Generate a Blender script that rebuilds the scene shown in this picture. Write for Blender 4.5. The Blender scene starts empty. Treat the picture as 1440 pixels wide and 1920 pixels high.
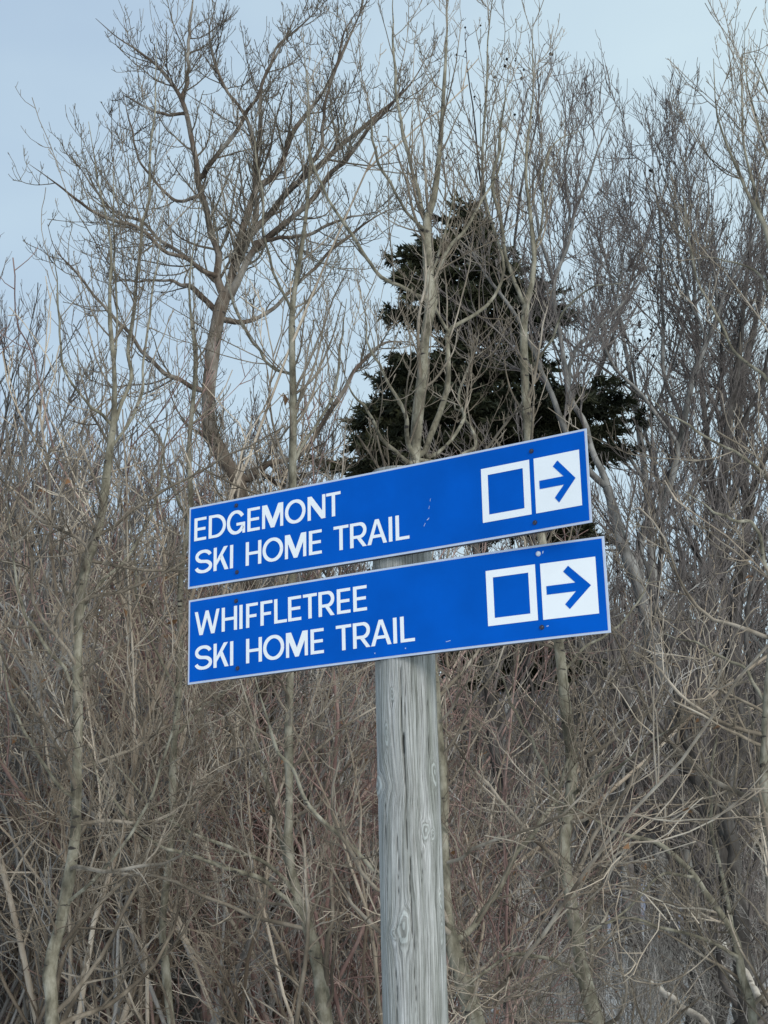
import bpy, bmesh, math, random
import numpy as np
from mathutils import Matrix, Vector

# ------------------------------------------------------------------ camera, world, sun, exposure
SC = bpy.context.scene
COL = SC.collection
EYE = np.array([0.0, 0.0, 1.6])
PITCH, ROLL, FPX = math.radians(16.01), math.radians(-1.07), 2700.0
_F = np.array([0, math.cos(PITCH), math.sin(PITCH)])
_U0 = np.array([0, -math.sin(PITCH), math.cos(PITCH)])
_R0 = np.array([1.0, 0, 0])
_R = _R0 * math.cos(ROLL) + _U0 * math.sin(ROLL)
_U = -_R0 * math.sin(ROLL) + _U0 * math.cos(ROLL)

cd = bpy.data.cameras.new('camera')
cam = bpy.data.objects.new('camera', cd)
COL.objects.link(cam)
cd.sensor_fit = 'VERTICAL'
cd.sensor_height = 24.0
cd.lens = FPX / 1920.0 * 24.0
cd.clip_start = 0.1
cd.clip_end = 3000
m = Matrix.Identity(4)
for r in range(3):
    m[r][0], m[r][1], m[r][2], m[r][3] = _R[r], _U[r], -_F[r], EYE[r]
cam.matrix_world = m
SC.camera = cam
SC.render.resolution_x, SC.render.resolution_y = 768, 1024
SC.view_settings.view_transform = 'Standard'
SC.view_settings.look = 'None'
SC.view_settings.gamma = 1.0
SC.view_settings.exposure = 0.46
SC.view_settings.use_curve_mapping = False
SC.cycles.max_bounces = 6
SC.cycles.diffuse_bounces = 5
SC.cycles.glossy_bounces = 2
SC.cycles.transparent_max_bounces = 4

SUN_EL, SUN_AZ = math.radians(27), math.radians(30)      # azimuth measured from straight behind the camera, to the right
SUN_DIR = Vector((math.sin(SUN_AZ) * math.cos(SUN_EL), -math.cos(SUN_AZ) * math.cos(SUN_EL), math.sin(SUN_EL)))
w = bpy.data.worlds.new('World')
SC.world = w
w.use_nodes = True
nt = w.node_tree
nt.nodes.clear()
N = nt.nodes.new
L = nt.links.new
sky = N('ShaderNodeTexSky')
sky.sky_type = 'NISHITA'
sky.sun_disc = False
sky.sun_elevation = SUN_EL
sky.sun_rotation = math.atan2(SUN_DIR.x, SUN_DIR.y)
sky.air_density = 1.2
sky.dust_density = 2.0
scl = N('ShaderNodeVectorMath'); scl.operation = 'SCALE'; scl.inputs['Scale'].default_value = 0.10
L(sky.outputs[0], scl.inputs[0])
tc = N('ShaderNodeTexCoord')
mp = N('ShaderNodeMapping'); mp.inputs['Scale'].default_value = (1.0, 1.0, 2.2)
mp.inputs['Location'].default_value = (0.35, 0.0, 0.2)
L(tc.outputs['Generated'], mp.inputs[0])
nz = N('ShaderNodeTexNoise'); nz.inputs['Scale'].default_value = 1.7; nz.inputs['Detail'].default_value = 5
nz.inputs['Roughness'].default_value = 0.45
L(mp.outputs[0], nz.inputs[0])
# a broad gradient in the cloud sheet, thinner to the left of the view
sep = N('ShaderNodeSeparateXYZ'); L(tc.outputs['Generated'], sep.inputs[0])
ma = N('ShaderNodeMath'); ma.operation = 'MULTIPLY_ADD'; ma.inputs[1].default_value = 0.75; ma.inputs[2].default_value = -0.22
L(sep.outputs['X'], ma.inputs[0])
mz = N('ShaderNodeMath'); mz.operation = 'MULTIPLY_ADD'; mz.inputs[1].default_value = 0.45; L(sep.outputs['Z'], mz.inputs[0]); L(ma.outputs[0], mz.inputs[2])
ad = N('ShaderNodeMath'); ad.operation = 'MULTIPLY_ADD'; ad.inputs[1].default_value = 1.5
L(nz.outputs['Fac'], ad.inputs[0]); L(mz.outputs[0], ad.inputs[2])
cr = N('ShaderNodeValToRGB')
cr.color_ramp.elements[0].position = 0.30
cr.color_ramp.elements[0].color = (0.298, 0.398, 0.535, 1)
cr.color_ramp.elements[1].position = 1.05
cr.color_ramp.elements[1].color = (0.53, 0.655, 0.70, 1)
L(ad.outputs[0], cr.inputs[0])
mx = N('ShaderNodeMix'); mx.data_type = 'RGBA'
mx.inputs['Factor'].default_value = 0.88
L(scl.outputs[0], mx.inputs[6]); L(cr.outputs[0], mx.inputs[7])
bg = N('ShaderNodeBackground'); bg.inputs['Strength'].default_value = 1.0
L(mx.outputs[2], bg.inputs[0])
wo = N('ShaderNodeOutputWorld'); L(bg.outputs[0], wo.inputs[0])

sd = bpy.data.lights.new('sun', 'SUN')
sd.energy = 1.42
sd.angle = math.radians(24)
sd.color = (1.0, 0.98, 0.955)
so = bpy.data.objects.new('sun', sd)
COL.objects.link(so)
so.rotation_euler = SUN_DIR.to_track_quat('Z', 'Y').to_euler()

# ------------------------------------------------------------------ helpers
rng = np.random.default_rng(7)


def P(x, y, Y):
    """pixel of the 1440x1920 photograph -> world point at ground distance Y"""
    d = _F + (x - 720) / FPX * _R - (y - 960) / FPX * _U
    return EYE + d * (Y / d[1])


def depth(p):
    return float((np.asarray(p) - EYE) @ _F)


def mesh_obj(name, V, F, mat, parent=None, smooth=True, attrs=None, link=True):
    me = bpy.data.meshes.new(name)
    V = np.asarray(V, dtype=np.float32)
    F = np.asarray(F, dtype=np.int32)
    me.vertices.add(len(V)); me.vertices.foreach_set('co', V.ravel())
    k = F.shape[1]
    me.loops.add(F.size); me.loops.foreach_set('vertex_index', F.ravel())
    me.polygons.add(len(F))
    me.polygons.foreach_set('loop_start', np.arange(0, F.size, k, dtype=np.int32))
    me.polygons.foreach_set('loop_total', np.full(len(F), k, dtype=np.int32))
    me.polygons.foreach_set('use_smooth', np.full(len(F), smooth, dtype=bool))
    if attrs:
        for an, av in attrs.items():
            a = me.attributes.new(an, 'FLOAT', 'POINT')
            a.data.foreach_set('value', np.asarray(av, dtype=np.float32))
    me.update(calc_edges=True)
    me.materials.append(mat)
    o = bpy.data.objects.new(name, me)
    if link:
        COL.objects.link(o)
    if parent is not None:
        o.parent = parent
    return o


def tag(o, label=None, cat=None, group=None, kind=None):
    if label: o['label'] = label
    if cat: o['category'] = cat
    if group: o['group'] = group
    if kind: o['kind'] = kind
    return o


def empty(name, loc, label, cat, group=None):
    e = bpy.data.objects.new(name, None)
    e.empty_display_size = 0.1
    e.location = loc
    COL.objects.link(e)
    return tag(e, label, cat, group)


def tubes(PT, RD, sides=3, caps=False):
    """PT (B,n,3), RD (B,n) -> verts, quads (all branches of one batch)"""
    B, n, _ = PT.shape
    T = np.gradient(PT, axis=1)
    T /= np.linalg.norm(T, axis=2, keepdims=True) + 1e-9
    ref = np.zeros((B, 1, 3)); ref[:, 0, 0] = 1.0
    mean = PT[:, -1] - PT[:, 0]
    mean /= np.linalg.norm(mean, axis=1, keepdims=True) + 1e-9
    hor = np.abs(mean[:, 0]) > 0.8
    ref[hor, 0] = (0, 1, 0)
    A = np.cross(T, ref); A /= np.linalg.norm(A, axis=2, keepdims=True) + 1e-9
    Bv = np.cross(T, A)
    an = np.arange(sides) * 2 * math.pi / sides
    V = PT[:, :, None] + RD[:, :, None, None] * (A[:, :, None] * np.cos(an)[None, None, :, None] + Bv[:, :, None] * np.sin(an)[None, None, :, None])
    base = (np.arange(B) * n * sides)[:, None, None]
    i = (np.arange(n - 1) * sides)[None, :, None]
    j = np.arange(sides)[None, None, :]
    j2 = (j + 1) % sides
    q = np.stack([base + i + j, base + i + j2, base + i + sides + j2, base + i + sides + j], -1)
    return V.reshape(-1, 3), q.reshape(-1, 4)


class Acc:
    def __init__(s): s.V = []; s.F = []; s.n = 0
    def add(s, V, F):
        s.V.append(V); s.F.append(F + s.n); s.n += len(V)
    def tube(s, PT, RD, sides=3):
        if len(PT): s.add(*tubes(PT, RD, sides))
    def build(s, name, mat, parent=None, smooth=True, link=True, offset=None):
        V = np.concatenate(s.V)
        if offset is not None: V = V - np.asarray(offset)
        return mesh_obj(name, V, np.concatenate(s.F), mat, parent, smooth, link=link)


def catmull(pts, n):
    pts = np.asarray(pts, float)
    if len(pts) == 2:
        t = np.linspace(0, 1, n)[:, None]
        return pts[0] * (1 - t) + pts[1] * t
    q = np.vstack([2 * pts[0] - pts[1], pts, 2 * pts[-1] - pts[-2]])
    seg = np.linalg.norm(np.diff(pts[:, :3], axis=0), axis=1)
    cs = np.concatenate([[0], np.cumsum(seg)])
    u = np.linspace(0, cs[-1], n)
    k = np.clip(np.searchsorted(cs, u, side='right') - 1, 0, len(seg) - 1)
    t = ((u - cs[k]) / np.maximum(seg[k], 1e-9))[:, None]
    a, b, c, d = q[k], q[k + 1], q[k + 2], q[k + 3]
    return 0.5 * (2 * b + (c - a) * t + (2 * a - 5 * b + 4 * c - d) * t ** 2 + (3 * b - a - 3 * c + d) * t ** 3)


def grow(PP, PR, spacing, length, ang, n, up, wob, t0=0.1, rr=0.6, rmin=0.0025, taper=0.35, lenvar=0.5, plane=0.0):
    """children of the parent branches PP (B,m,3), one batch, arrays only"""
    B, m, _ = PP.shape
    if B == 0: return np.zeros((0, n, 3)), np.zeros((0, n))
    Ls = np.linalg.norm(np.diff(PP, axis=1), axis=2).sum(1)
    cnt = np.maximum(rng.poisson(Ls * (1 - t0) / spacing), 0)
    idx = np.repeat(np.arange(B), cnt)
    M = len(idx)
    if M == 0: return np.zeros((0, n, 3)), np.zeros((0, n))
    t = t0 + (1 - t0) * rng.random(M)
    x = t * (m - 1)
    k = np.minimum(x.astype(int), m - 2); f = (x - k)[:, None]
    pos = PP[idx, k] * (1 - f) + PP[idx, k + 1] * f
    rad = PR[idx, k] * (1 - f[:, 0]) + PR[idx, k + 1] * f[:, 0]
    T = PP[idx, k + 1] - PP[idx, k]; T /= np.linalg.norm(T, axis=1, keepdims=True) + 1e-9
    rv = rng.normal(size=(M, 3))
    rv[:, 1] *= (1 - plane)
    side = rv - (rv * T).sum(1, keepdims=True) * T
    side /= np.linalg.norm(side, axis=1, keepdims=True) + 1e-9
    a = np.radians(rng.normal(ang, ang * 0.22, M))[:, None]
    d = T * np.cos(a) + side * np.sin(a)
    if isinstance(length, tuple):
        Lc = rng.uniform(length[0], length[1], M) * (1 - 0.6 * t ** 1.5)
    else:
        Lc = length * Ls[idx] * (1 - 0.65 * t) * (1 + lenvar * rng.uniform(-1, 1, M))
    Lc = np.maximum(Lc, 0.03)
    st = (Lc / (n - 1))[:, None]
    out = np.empty((M, n, 3)); out[:, 0] = pos
    upv = np.array([0, 0, 1.0])
    for s in range(1, n):
        d = d + upv * up / n * 3 + rng.normal(size=(M, 3)) * wob
        d /= np.linalg.norm(d, axis=1, keepdims=True)
        out[:, s] = out[:, s - 1] + d * st
    r0 = np.minimum(np.maximum(rad * rr, rmin), np.maximum(rmin, Lc * 0.02))
    R = r0[:, None] * np.linspace(1, taper, n)[None, :]
    R = np.maximum(R, rmin * 0.7)
    return out, R


# ------------------------------------------------------------------ materials
def new_mat(name):
    mt = bpy.data.materials.new(name)
    mt.use_nodes = True
    t = mt.node_tree
    b = t.nodes['Principled BSDF']
    b.inputs['Specular IOR Level'].default_value = 0.25
    return mt, t, b


def bark(name, c1, c2, c3, scale=6, rough=0.9, zs=0.35, bump=0.5, rnd=0.25, scars=False):
    mt, t, b = new_mat(name)
    n = t.nodes.new; l = t.links.new
    g = n('ShaderNodeTexCoord')
    mp = n('ShaderNodeMapping'); mp.inputs['Scale'].default_value = (1, 1, zs)
    l(g.outputs['Object'], mp.inputs[0])
    a = n('ShaderNodeTexNoise'); a.inputs['Scale'].default_value = scale; a.inputs['Detail'].default_value = 6; a.inputs['Roughness'].default_value = 0.65
    l(mp.outputs[0], a.inputs[0])
    r = n('ShaderNodeValToRGB')
    r.color_ramp.elements[0].position = 0.36; r.color_ramp.elements[0].color = (*c1, 1)
    r.color_ramp.elements[1].position = 0.66; r.color_ramp.elements[1].color = (*c3, 1)
    e = r.color_ramp.elements.new(0.5); e.color = (*c2, 1)
    l(a.outputs['Fac'], r.inputs[0])
    last = r.outputs[0]
    if scars:
        mp2 = n('ShaderNodeMapping'); mp2.inputs['Scale'].default_value = (1, 1, 3.2); l(g.outputs['Object'], mp2.inputs[0])
        v = n('ShaderNodeTexNoise'); v.inputs['Scale'].default_value = 11; v.inputs['Detail'].default_value = 5; l(mp2.outputs[0], v.inputs[0])
        rr = n('ShaderNodeValToRGB'); rr.color_ramp.elements[0].position = 0.31; rr.color_ramp.elements[0].color = (1, 1, 1, 1)
        rr.color_ramp.elements[1].position = 0.38; rr.color_ramp.elements[1].color = (0, 0, 0, 1)
        l(v.outputs['Fac'], rr.inputs[0])
        mm = n('ShaderNodeMix'); mm.data_type = 'RGBA'; l(rr.outputs[0], mm.inputs['Factor']); l(last, mm.inputs[6]); mm.inputs[7].default_value = (0.035, 0.03, 0.027, 1)
        last = mm.outputs[2]
    oi = n('ShaderNodeObjectInfo')
    hs = n('ShaderNodeHueSaturation')
    va = n('ShaderNodeMath'); va.operation = 'MULTIPLY_ADD'; va.inputs[1].default_value = rnd * 2; va.inputs[2].default_value = 1 - rnd
    l(oi.outputs['Random'], va.inputs[0]); l(va.outputs[0], hs.inputs['Value'])
    l(last, hs.inputs['Color'])
    l(hs.outputs[0], b.inputs['Base Color'])
    b.inputs['Roughness'].default_value = rough
    if bump:
        bp = n('ShaderNodeBump'); bp.inputs['Strength'].default_value = bump; bp.inputs['Distance'].default_value = 0.01
        l(a.outputs['Fac'], bp.inputs['Height']); l(bp.outputs[0], b.inputs['Normal'])
    return mt


M_olive = bark('olive_bark', (.080, .070, .050), (.185, .166, .120), (.33, .305, .24), scale=12, rnd=.08, scars=True, zs=.5)
M_olive_tw = bark('olive_twig', (.075, .060, .045), (.19, .155, .115), (.42, .36, .29), scale=3, bump=0, rnd=.15)
M_aspen = bark('aspen_bark', (.045, .031, .023), (.115, .088, .066), (.29, .265, .23), scale=3.2, rnd=.05, scars=True, zs=.45)
M_aspen_tw = bark('aspen_twig', (.060, .048, .038), (.115, .095, .072), (.19, .17, .13), scale=2, bump=0, rnd=.1)
M_grey = bark('grey_bark', (.075, .07, .062), (.16, .152, .14), (.27, .26, .24), scale=7, rnd=.12, zs=.5)
M_grey_tw = bark('grey_twig', (.075, .063, .058), (.135, .117, .108), (.21, .185, .168), scale=3, bump=0, rnd=.15)
M_dark = bark('dark_bark', (.03, .026, .023), (.07, .062, .055), (.13, .12, .11), scale=8, rnd=.1, zs=.3)
M_br1 = bark('tan_shrub_stem', (.14, .105, .075), (.37, .295, .22), (.68, .58, .46), scale=2.2, bump=0, rnd=.4)
M_br2 = bark('red_shrub_stem', (.12, .07, .06), (.28, .18, .155), (.50, .36, .30), scale=2.2, bump=0, rnd=.4)
M_br3 = bark('grey_shrub_stem', (.11, .10, .09), (.31, .285, .26), (.62, .58, .53), scale=2.2, bump=0, rnd=.4)
M_log = bark('birch_log_bark', (.10, .08, .06), (.42, .37, .31), (.62, .57, .50), scale=5, rnd=0, zs=1, scars=True)


def flat_mat(name, col, rough=0.5, spec=0.3, noise=0.0, ns=8.0, metal=0.0):
    mt, t, b = new_mat(name)
    b.inputs['Roughness'].default_value = rough
    b.inputs['Specular IOR Level'].default_value = spec
    b.inputs['Metallic'].default_value = metal
    n = t.nodes.new; l = t.links.new
    g = n('ShaderNodeTexCoord')
    a = n('ShaderNodeTexNoise'); a.inputs['Scale'].default_value = ns; a.inputs['Detail'].default_value = 5
    l(g.outputs['Object'], a.inputs[0])
    r = n('ShaderNodeValToRGB')
    r.color_ramp.elements[0].position = 0.3; r.color_ramp.elements[1].position = 0.7
    r.color_ramp.elements[0].color = (*[c * (1 - noise) for c in col], 1)
    r.color_ramp.elements[1].color = (*[min(1, c * (1 + noise)) for c in col], 1)
    l(a.outputs['Fac'], r.inputs[0]); l(r.outputs[0], b.inputs['Base Color'])
    return mt


M_blue = flat_mat('sign_blue', (.0003, .089, .455), rough=.55, spec=.05, noise=.10, ns=7)
M_white = flat_mat('sign_white', (.80, .82, .83), rough=.45, spec=.3, noise=.015, ns=20)
M_edge = flat_mat('sign_pale_edge', (.47, .53, .66), rough=.5, spec=.4, noise=.06, ns=30)
M_back = flat_mat('shade_dark_back_rail', (.03, .03, .035), rough=.5, spec=.4, noise=.1, metal=.3)
M_bolt_d = flat_mat('dark_bolt', (.020, .022, .045), rough=.4, spec=.5, noise=.4, ns=200)
M_bolt_s = flat_mat('zinc_bolt', (.50, .55, .62), rough=.35, spec=.5, noise=.2, ns=200)
M_scuff = flat_mat('pale_scuff', (.45, .55, .75), rough=.6, noise=.1)

M_leaf = flat_mat('dead_leaf', (.20, .105, .05), rough=.8, noise=.5, ns=3)

# ------------------------------------------------------------------ the setting: ground, clearing, mountain
mt, t, b = new_mat('ground_bounce_snow_and_litter')
n = t.nodes.new; l = t.links.new
g = n('ShaderNodeTexCoord'); s3 = n('ShaderNodeSeparateXYZ'); l(g.outputs['Object'], s3.inputs[0])
a = n('ShaderNodeTexNoise'); a.inputs['Scale'].default_value = 0.6; a.inputs['Detail'].default_value = 8; l(g.outputs['Object'], a.inputs[0])
k = n('ShaderNodeMath'); k.operation = 'MULTIPLY_ADD'; k.inputs[1].default_value = 3.0; l(a.outputs['Fac'], k.inputs[0]); l(s3.outputs['Y'], k.inputs[2])
mr = n('ShaderNodeMapRange'); mr.inputs['From Min'].default_value = 9.5; mr.inputs['From Max'].default_value = 10.2; mr.inputs['To Max'].default_value = .35; l(k.outputs[0], mr.inputs['Value'])
lit = n('ShaderNodeValToRGB'); lit.color_ramp.elements[0].color = (.05, .035, .022, 1); lit.color_ramp.elements[1].color = (.16, .115, .075, 1)
a2 = n('ShaderNodeTexNoise'); a2.inputs['Scale'].default_value = 9; a2.inputs['Detail'].default_value = 8; l(g.outputs['Object'], a2.inputs[0]); l(a2.outputs['Fac'], lit.inputs[0])
mm = n('ShaderNodeMix'); mm.data_type = 'RGBA'; l(mr.outputs[0], mm.inputs['Factor']); mm.inputs[6].default_value = (.78, .80, .83, 1); l(lit.outputs[0], mm.inputs[7])  # unseen snow cover, added to bounce light up onto signs and thicket
l(mm.outputs[2], b.inputs['Base Color']); b.inputs['Roughness'].default_value = .8
bp = n('ShaderNodeBump'); bp.inputs['Strength'].default_value = .4; bp.inputs['Distance'].default_value = .05; l(a2.outputs['Fac'], bp.inputs['Height']); l(bp.outputs[0], b.inputs['Normal'])
M_ground = mt
gx = np.concatenate([np.linspace(-1500, -60, 10), np.linspace(-50, 50, 101), np.linspace(60, 1500, 10)])
gy = np.concatenate([np.linspace(-1500, -30, 8), np.linspace(-20, 90, 111), np.linspace(110, 2000, 12)])
GX, GY = np.meshgrid(gx, gy, indexing='ij')


def gz(x, y):
    return 0.06 * np.sin(x * .9 + 1) * np.cos(y * .7) + 0.03 * np.sin(x * 2.3 + y * 1.7)


V = np.stack([GX, GY, gz(GX, GY)], -1).reshape(-1, 3)
ii, jj = np.meshgrid(np.arange(len(gx) - 1), np.arange(len(gy) - 1), indexing='ij')
k0 = (ii * len(gy) + jj).ravel()
F = np.stack([k0, k0 + len(gy), k0 + len(gy) + 1, k0 + 1], -1)
tag(mesh_obj('ground', V, F, M_ground), kind='structure')

mt, t, b = new_mat('mountain_hazy_bare_forest')
n = t.nodes.new; l = t.links.new
g = n('ShaderNodeTexCoord')
mp = n('ShaderNodeMapping'); mp.inputs['Scale'].default_value = (1, 1, .25); l(g.outputs['Object'], mp.inputs[0])
a = n('ShaderNodeTexNoise'); a.inputs['Scale'].default_value = .25; a.inputs['Detail'].default_value = 8; a.inputs['Roughness'].default_value = .75; l(mp.outputs[0], a.inputs[0])
r = n('ShaderNodeValToRGB'); r.color_ramp.elements[0].position = .35; r.color_ramp.elements[1].position = .7
r.color_ramp.elements[0].color = (.115, .12, .15, 1); r.color_ramp.elements[1].color = (.27, .29, .37, 1)  # distance haze is put into the bare forest's blue-grey colour
l(a.outputs['Fac'], r.inputs[0]); l(r.outputs[0], b.inputs['Base Color']); b.inputs['Roughness'].default_value = 1
M_mtn = mt
mxs = np.linspace(-900, 900, 181); mys = np.linspace(0, 1, 26)
MX, MY = np.meshgrid(mxs, mys, indexing='ij')
ridge = 84 + 9 * np.sin(MX / 130 + .6) + 5 * np.sin(MX / 47) + 2.0 * np.sin(MX / 13 + 2) - 0.00007 * MX ** 2
H = ridge * np.sin(MY * math.pi) ** 0.9
V = np.stack([MX, 330 + MY * 460, H - 1 + 2.2 * np.sin(MX / 9 + MY * 30) * MY * (1 - MY)], -1).reshape(-1, 3)
ii, jj = np.meshgrid(np.arange(180), np.arange(25), indexing='ij')
k0 = (ii * 26 + jj).ravel()
F = np.stack([k0, k0 + 26, k0 + 27, k0 + 1], -1)
tag(mesh_obj('mountain', V, F, M_mtn), kind='structure')

# ------------------------------------------------------------------ the signpost
LIFT = np.array([0, 0, 1.6])
SIGNS = [(-0.5931, 4.2176, 1.2349, -0.5211, 0.0198, -0.0029, 1.3076, 0.0002),
         (-0.5900, 4.2205, 0.9462, -0.5206, -0.0396, 0.0162, 1.3117, 0.0092)]
SH = 0.254


def sign_map(i, off=0.0):
    x0, y0, z0, yaw, b2, b3, wd, ti = SIGNS[i]
    dx, dy = math.cos(yaw), math.sin(yaw)
    nrm = np.array([dy, -dx, 0.0])
    u = np.array([dx, dy, 0]) * math.cos(ti) + np.array([0, 0, 1.0]) * math.sin(ti)
    v = np.array([0, 0, -1.0]) * math.cos(ti) + np.array([dx, dy, 0]) * math.sin(ti)
    o = np.array([x0, y0, z0]) + LIFT

    def f(q, tt, e=0.0):
        s = q / wd
        return o + u * q + v * tt + nrm * (b2 * s ** 3 + b3 * s * (1 - s) + off + e)
    return f


def flat_part(name, polys, fm, mat, parent, thick=0.0, off=0.001, label=None, org=None):
    """2D polygons in millimetres on the sign (x along, y down), sliced and bent onto the sign"""
    bm = bmesh.new()
    for pl in polys:
        vs = [bm.verts.new((x / 1000, y / 1000, 0)) for x, y in pl]
        try: bm.faces.new(vs)
        except ValueError: pass
    xs = [v.co.x for v in bm.verts]
    x = math.floor(min(xs) / .03) * .03 + .03
    while x < max(xs):
        bmesh.ops.bisect_plane(bm, geom=bm.verts[:] + bm.edges[:] + bm.faces[:], plane_co=(x, 0, 0), plane_no=(1, 0, 0), dist=1e-6)
        x += .03
    bmesh.ops.remove_doubles(bm, verts=bm.verts, dist=2e-5)
    bmesh.ops.triangulate(bm, faces=[f for f in bm.faces if len(f.verts) > 4])
    if thick:
        r = bmesh.ops.extrude_face_region(bm, geom=bm.faces[:])
        for e in r['geom']:
            if isinstance(e, bmesh.types.BMVert): e.co.z = -thick
    for v in bm.verts:
        p = fm(v.co.x, v.co.y, off + v.co.z)
        v.co = Vector(p - org)
    bmesh.ops.recalc_face_normals(bm, faces=bm.faces)
    me = bpy.data.meshes.new(name); bm.to_mesh(me); bm.free()
    me.materials.append(mat)
    o = bpy.data.objects.new(name, me); COL.objects.link(o); o.parent = parent
    if label: o['label'] = label
    return o


W_ = 11.6      # stroke width, mm
CH = 71.5      # cap height


def rect(x0, y0, x1, y1): return [(x0, y0), (x1, y0), (x1, y1), (x0, y1)]


def ribbon(path, wd):
    p = np.asarray(path, float)
    T = np.gradient(p, axis=0); T /= np.linalg.norm(T, axis=1, keepdims=True)
    Nn = np.stack([-T[:, 1], T[:, 0]], 1)
    wv = (wd * (np.abs(T[:, 1]) * 1.0 + np.abs(T[:, 0]) * .80) / (np.abs(T).sum(1)) ** .6)[:, None]
    A = p + Nn * wv / 2; B = p - Nn * wv / 2
    return [[tuple(A[i]), tuple(A[i + 1]), tuple(B[i + 1]), tuple(B[i])] for i in range(len(p) - 1)]


def arc(cx, cy, rx, ry, a0, a1, n=24):
    a = np.radians(np.linspace(a0, a1, n))
    return np.stack([cx + rx * np.cos(a), cy - ry * np.sin(a)], 1)


def glyph(c, x, y, wd):
    """list of polygons; x left, y top, wd glyph width; y grows down"""
    h, s = CH, W_; x1 = x + wd; y1 = y + h; sh = s * .76
    q = lambda pts: [(x + a, y + b_) for a, b_ in pts]
    if c == 'I': return [rect(x, y, x + s, y1)]
    if c == 'E':
        m = (h - sh) / 2
        return [rect(x, y, x + s, y1), rect(x + s, y, x1, y + sh), rect(x + s, y + m, x1 - 3, y + m + sh), rect(x + s, y1 - sh, x1, y1)]
    if c == 'F':
        m = (h - sh) / 2 + 2
        return [rect(x, y, x + s, y1), rect(x + s, y, x1, y + sh), rect(x + s, y + m, x1 - 5, y + m + sh)]
    if c == 'L': return [rect(x, y, x + s, y1), rect(x + s, y1 - sh, x1, y1)]
    if c == 'T':
        c0 = (x + x1) / 2
        return [rect(x, y, x1, y + sh), rect(c0 - s / 2, y + sh, c0 + s / 2, y1)]
    if c == 'H':
        m = (h - sh) / 2
        return [rect(x, y, x + s, y1), rect(x1 - s, y, x1, y1), rect(x + s, y + m, x1 - s, y + m + sh)]
    if c == 'O': 
        return ribbon(arc((x + x1) / 2, y + h / 2, (wd - s) / 2, (h + 2 - s * .93) / 2, 0, 360, 49), s * .97)
    if c == 'D':
        rr = wd * .52
        out = [rect(x, y, x + s, y1)]
        top = [(x + s, y + sh / 2)]; 
        path = [(x + s, y + sh / 2)] + [tuple(p) for p in arc(x1 - rr - s / 2 + s * .0, y + h / 2, rr, (h - sh) / 2, 90, -90, 30)] + [(x + s, y1 - sh / 2)]
        return out + ribbon(path, s * .93)
    if c == 'S':
        cx = (x + x1) / 2; rx = (wd - s) / 2; r1 = (h - sh) / 4
        p = [tuple(v) for v in arc(cx, y + sh / 2 + r1, rx * .93, r1, 12, 250, 26)]
        p2 = [tuple(v) for v in arc(cx, y1 - sh / 2 - r1, rx, r1, 70, -168, 26)]
        mid = [((p[-1][0] + p2[0][0]) / 2, (p[-1][1] + p2[0][1]) / 2)]
        return ribbon(p + mid + p2, s * .97)
    if c == 'G':
        cx = x + wd * .5; rx = (wd - s) / 2
        a = arc(cx, y + h / 2, rx, (h + 2 - sh) / 2, 32, 335, 40)
        cut = x1 - s * .8
        return ribbon(a, s * .97) + [rect(cx + 2, y + h * .53, x1, y + h * .53 + sh), rect(x1 - s * .85, y + h * .53 + sh, x1, y1)]
    if c == 'K':
        m = .58 * h
        return [rect(x, y, x + s, y1),
                q([(s, m - 3), (wd - s * 1.35 - 2, 0), (wd - 3, 0), (s, m + s * 1.15)]),
                q([(s + (wd - s) * .27, m - h * .01 - 6), (s + (wd - s) * .27 + s * .72, m - h * .01 - 18), (wd, h), (wd - s * 1.22, h)])]
    if c == 'R':
        rb = h * .275; bw = wd - s / 2 - 2
        path = [(x + s, y + sh / 2)] + [tuple(p) for p in arc(x + bw - rb + 2 + 2, y + sh / 2 + rb - 1, rb - 2, rb - 1, 90, -90, 18)] + [(x + s, y + sh / 2 + 2 * rb - 2)]
        yb = sh + 2 * rb - 2
        return [rect(x, y, x + s, y1)] + ribbon(path, s * .93) + [q([(wd * .42, yb), (wd * .42 + s * 1.12, yb), (wd, h), (wd - s * 1.12, h)])]
    if c == 'A':
        c0 = wd / 2; a = s * .55
        yy = h * .62; f1 = yy / h; yb = yy + sh; f2 = yb / h
        inn = lambda f: (c0 - a) * (1 - f) + 0 * f
        # legs as quads meeting at the apex centre line, then the bar between them
        hs = s * .72
        return [q([(c0 - a, 0), (c0, 0), (c0, hs * 1.45), (s * 1.06, h), (0, h)]),
                q([(c0, 0), (c0 + a, 0), (wd, h), (wd - s * 1.06, h), (c0, hs * 1.45)]),
                q([(c0 + (s * 1.06 - c0) * ((yy - hs * 1.45) / (h - hs * 1.45)), yy), (c0 + (wd - s * 1.06 - c0) * ((yy - hs * 1.45) / (h - hs * 1.45)), yy),
                   (c0 + (wd - s * 1.06 - c0) * ((yb - hs * 1.45) / (h - hs * 1.45)), yb), (c0 + (s * 1.06 - c0) * ((yb - hs * 1.45) / (h - hs * 1.45)), yb)])]
    if c == 'N':
        return [rect(x, y, x + s * .95, y1), rect(x1 - s * .95, y, x1, y1),
                q([(s * .95, 0), (s * .95 + 3, 0), (wd - s * .95, h - 24), (wd - s * .95, h), (wd - s * .95 - 3, h), (s * .95, 24)])]
    if c == 'M':
        c0 = wd / 2; k_ = s * .93
        return [rect(x, y, x + k_, y1), rect(x1 - k_, y, x1, y1),
                q([(k_, 0), (k_ + 7, 0), (c0, h - 26), (c0, h), (c0 - 6.2, h), (k_, 27)]),
                q([(wd - k_, 0), (wd - k_, 27), (c0 + 6.2, h), (c0, h), (c0, h - 26), (wd - k_ - 7, 0)])]
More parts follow.
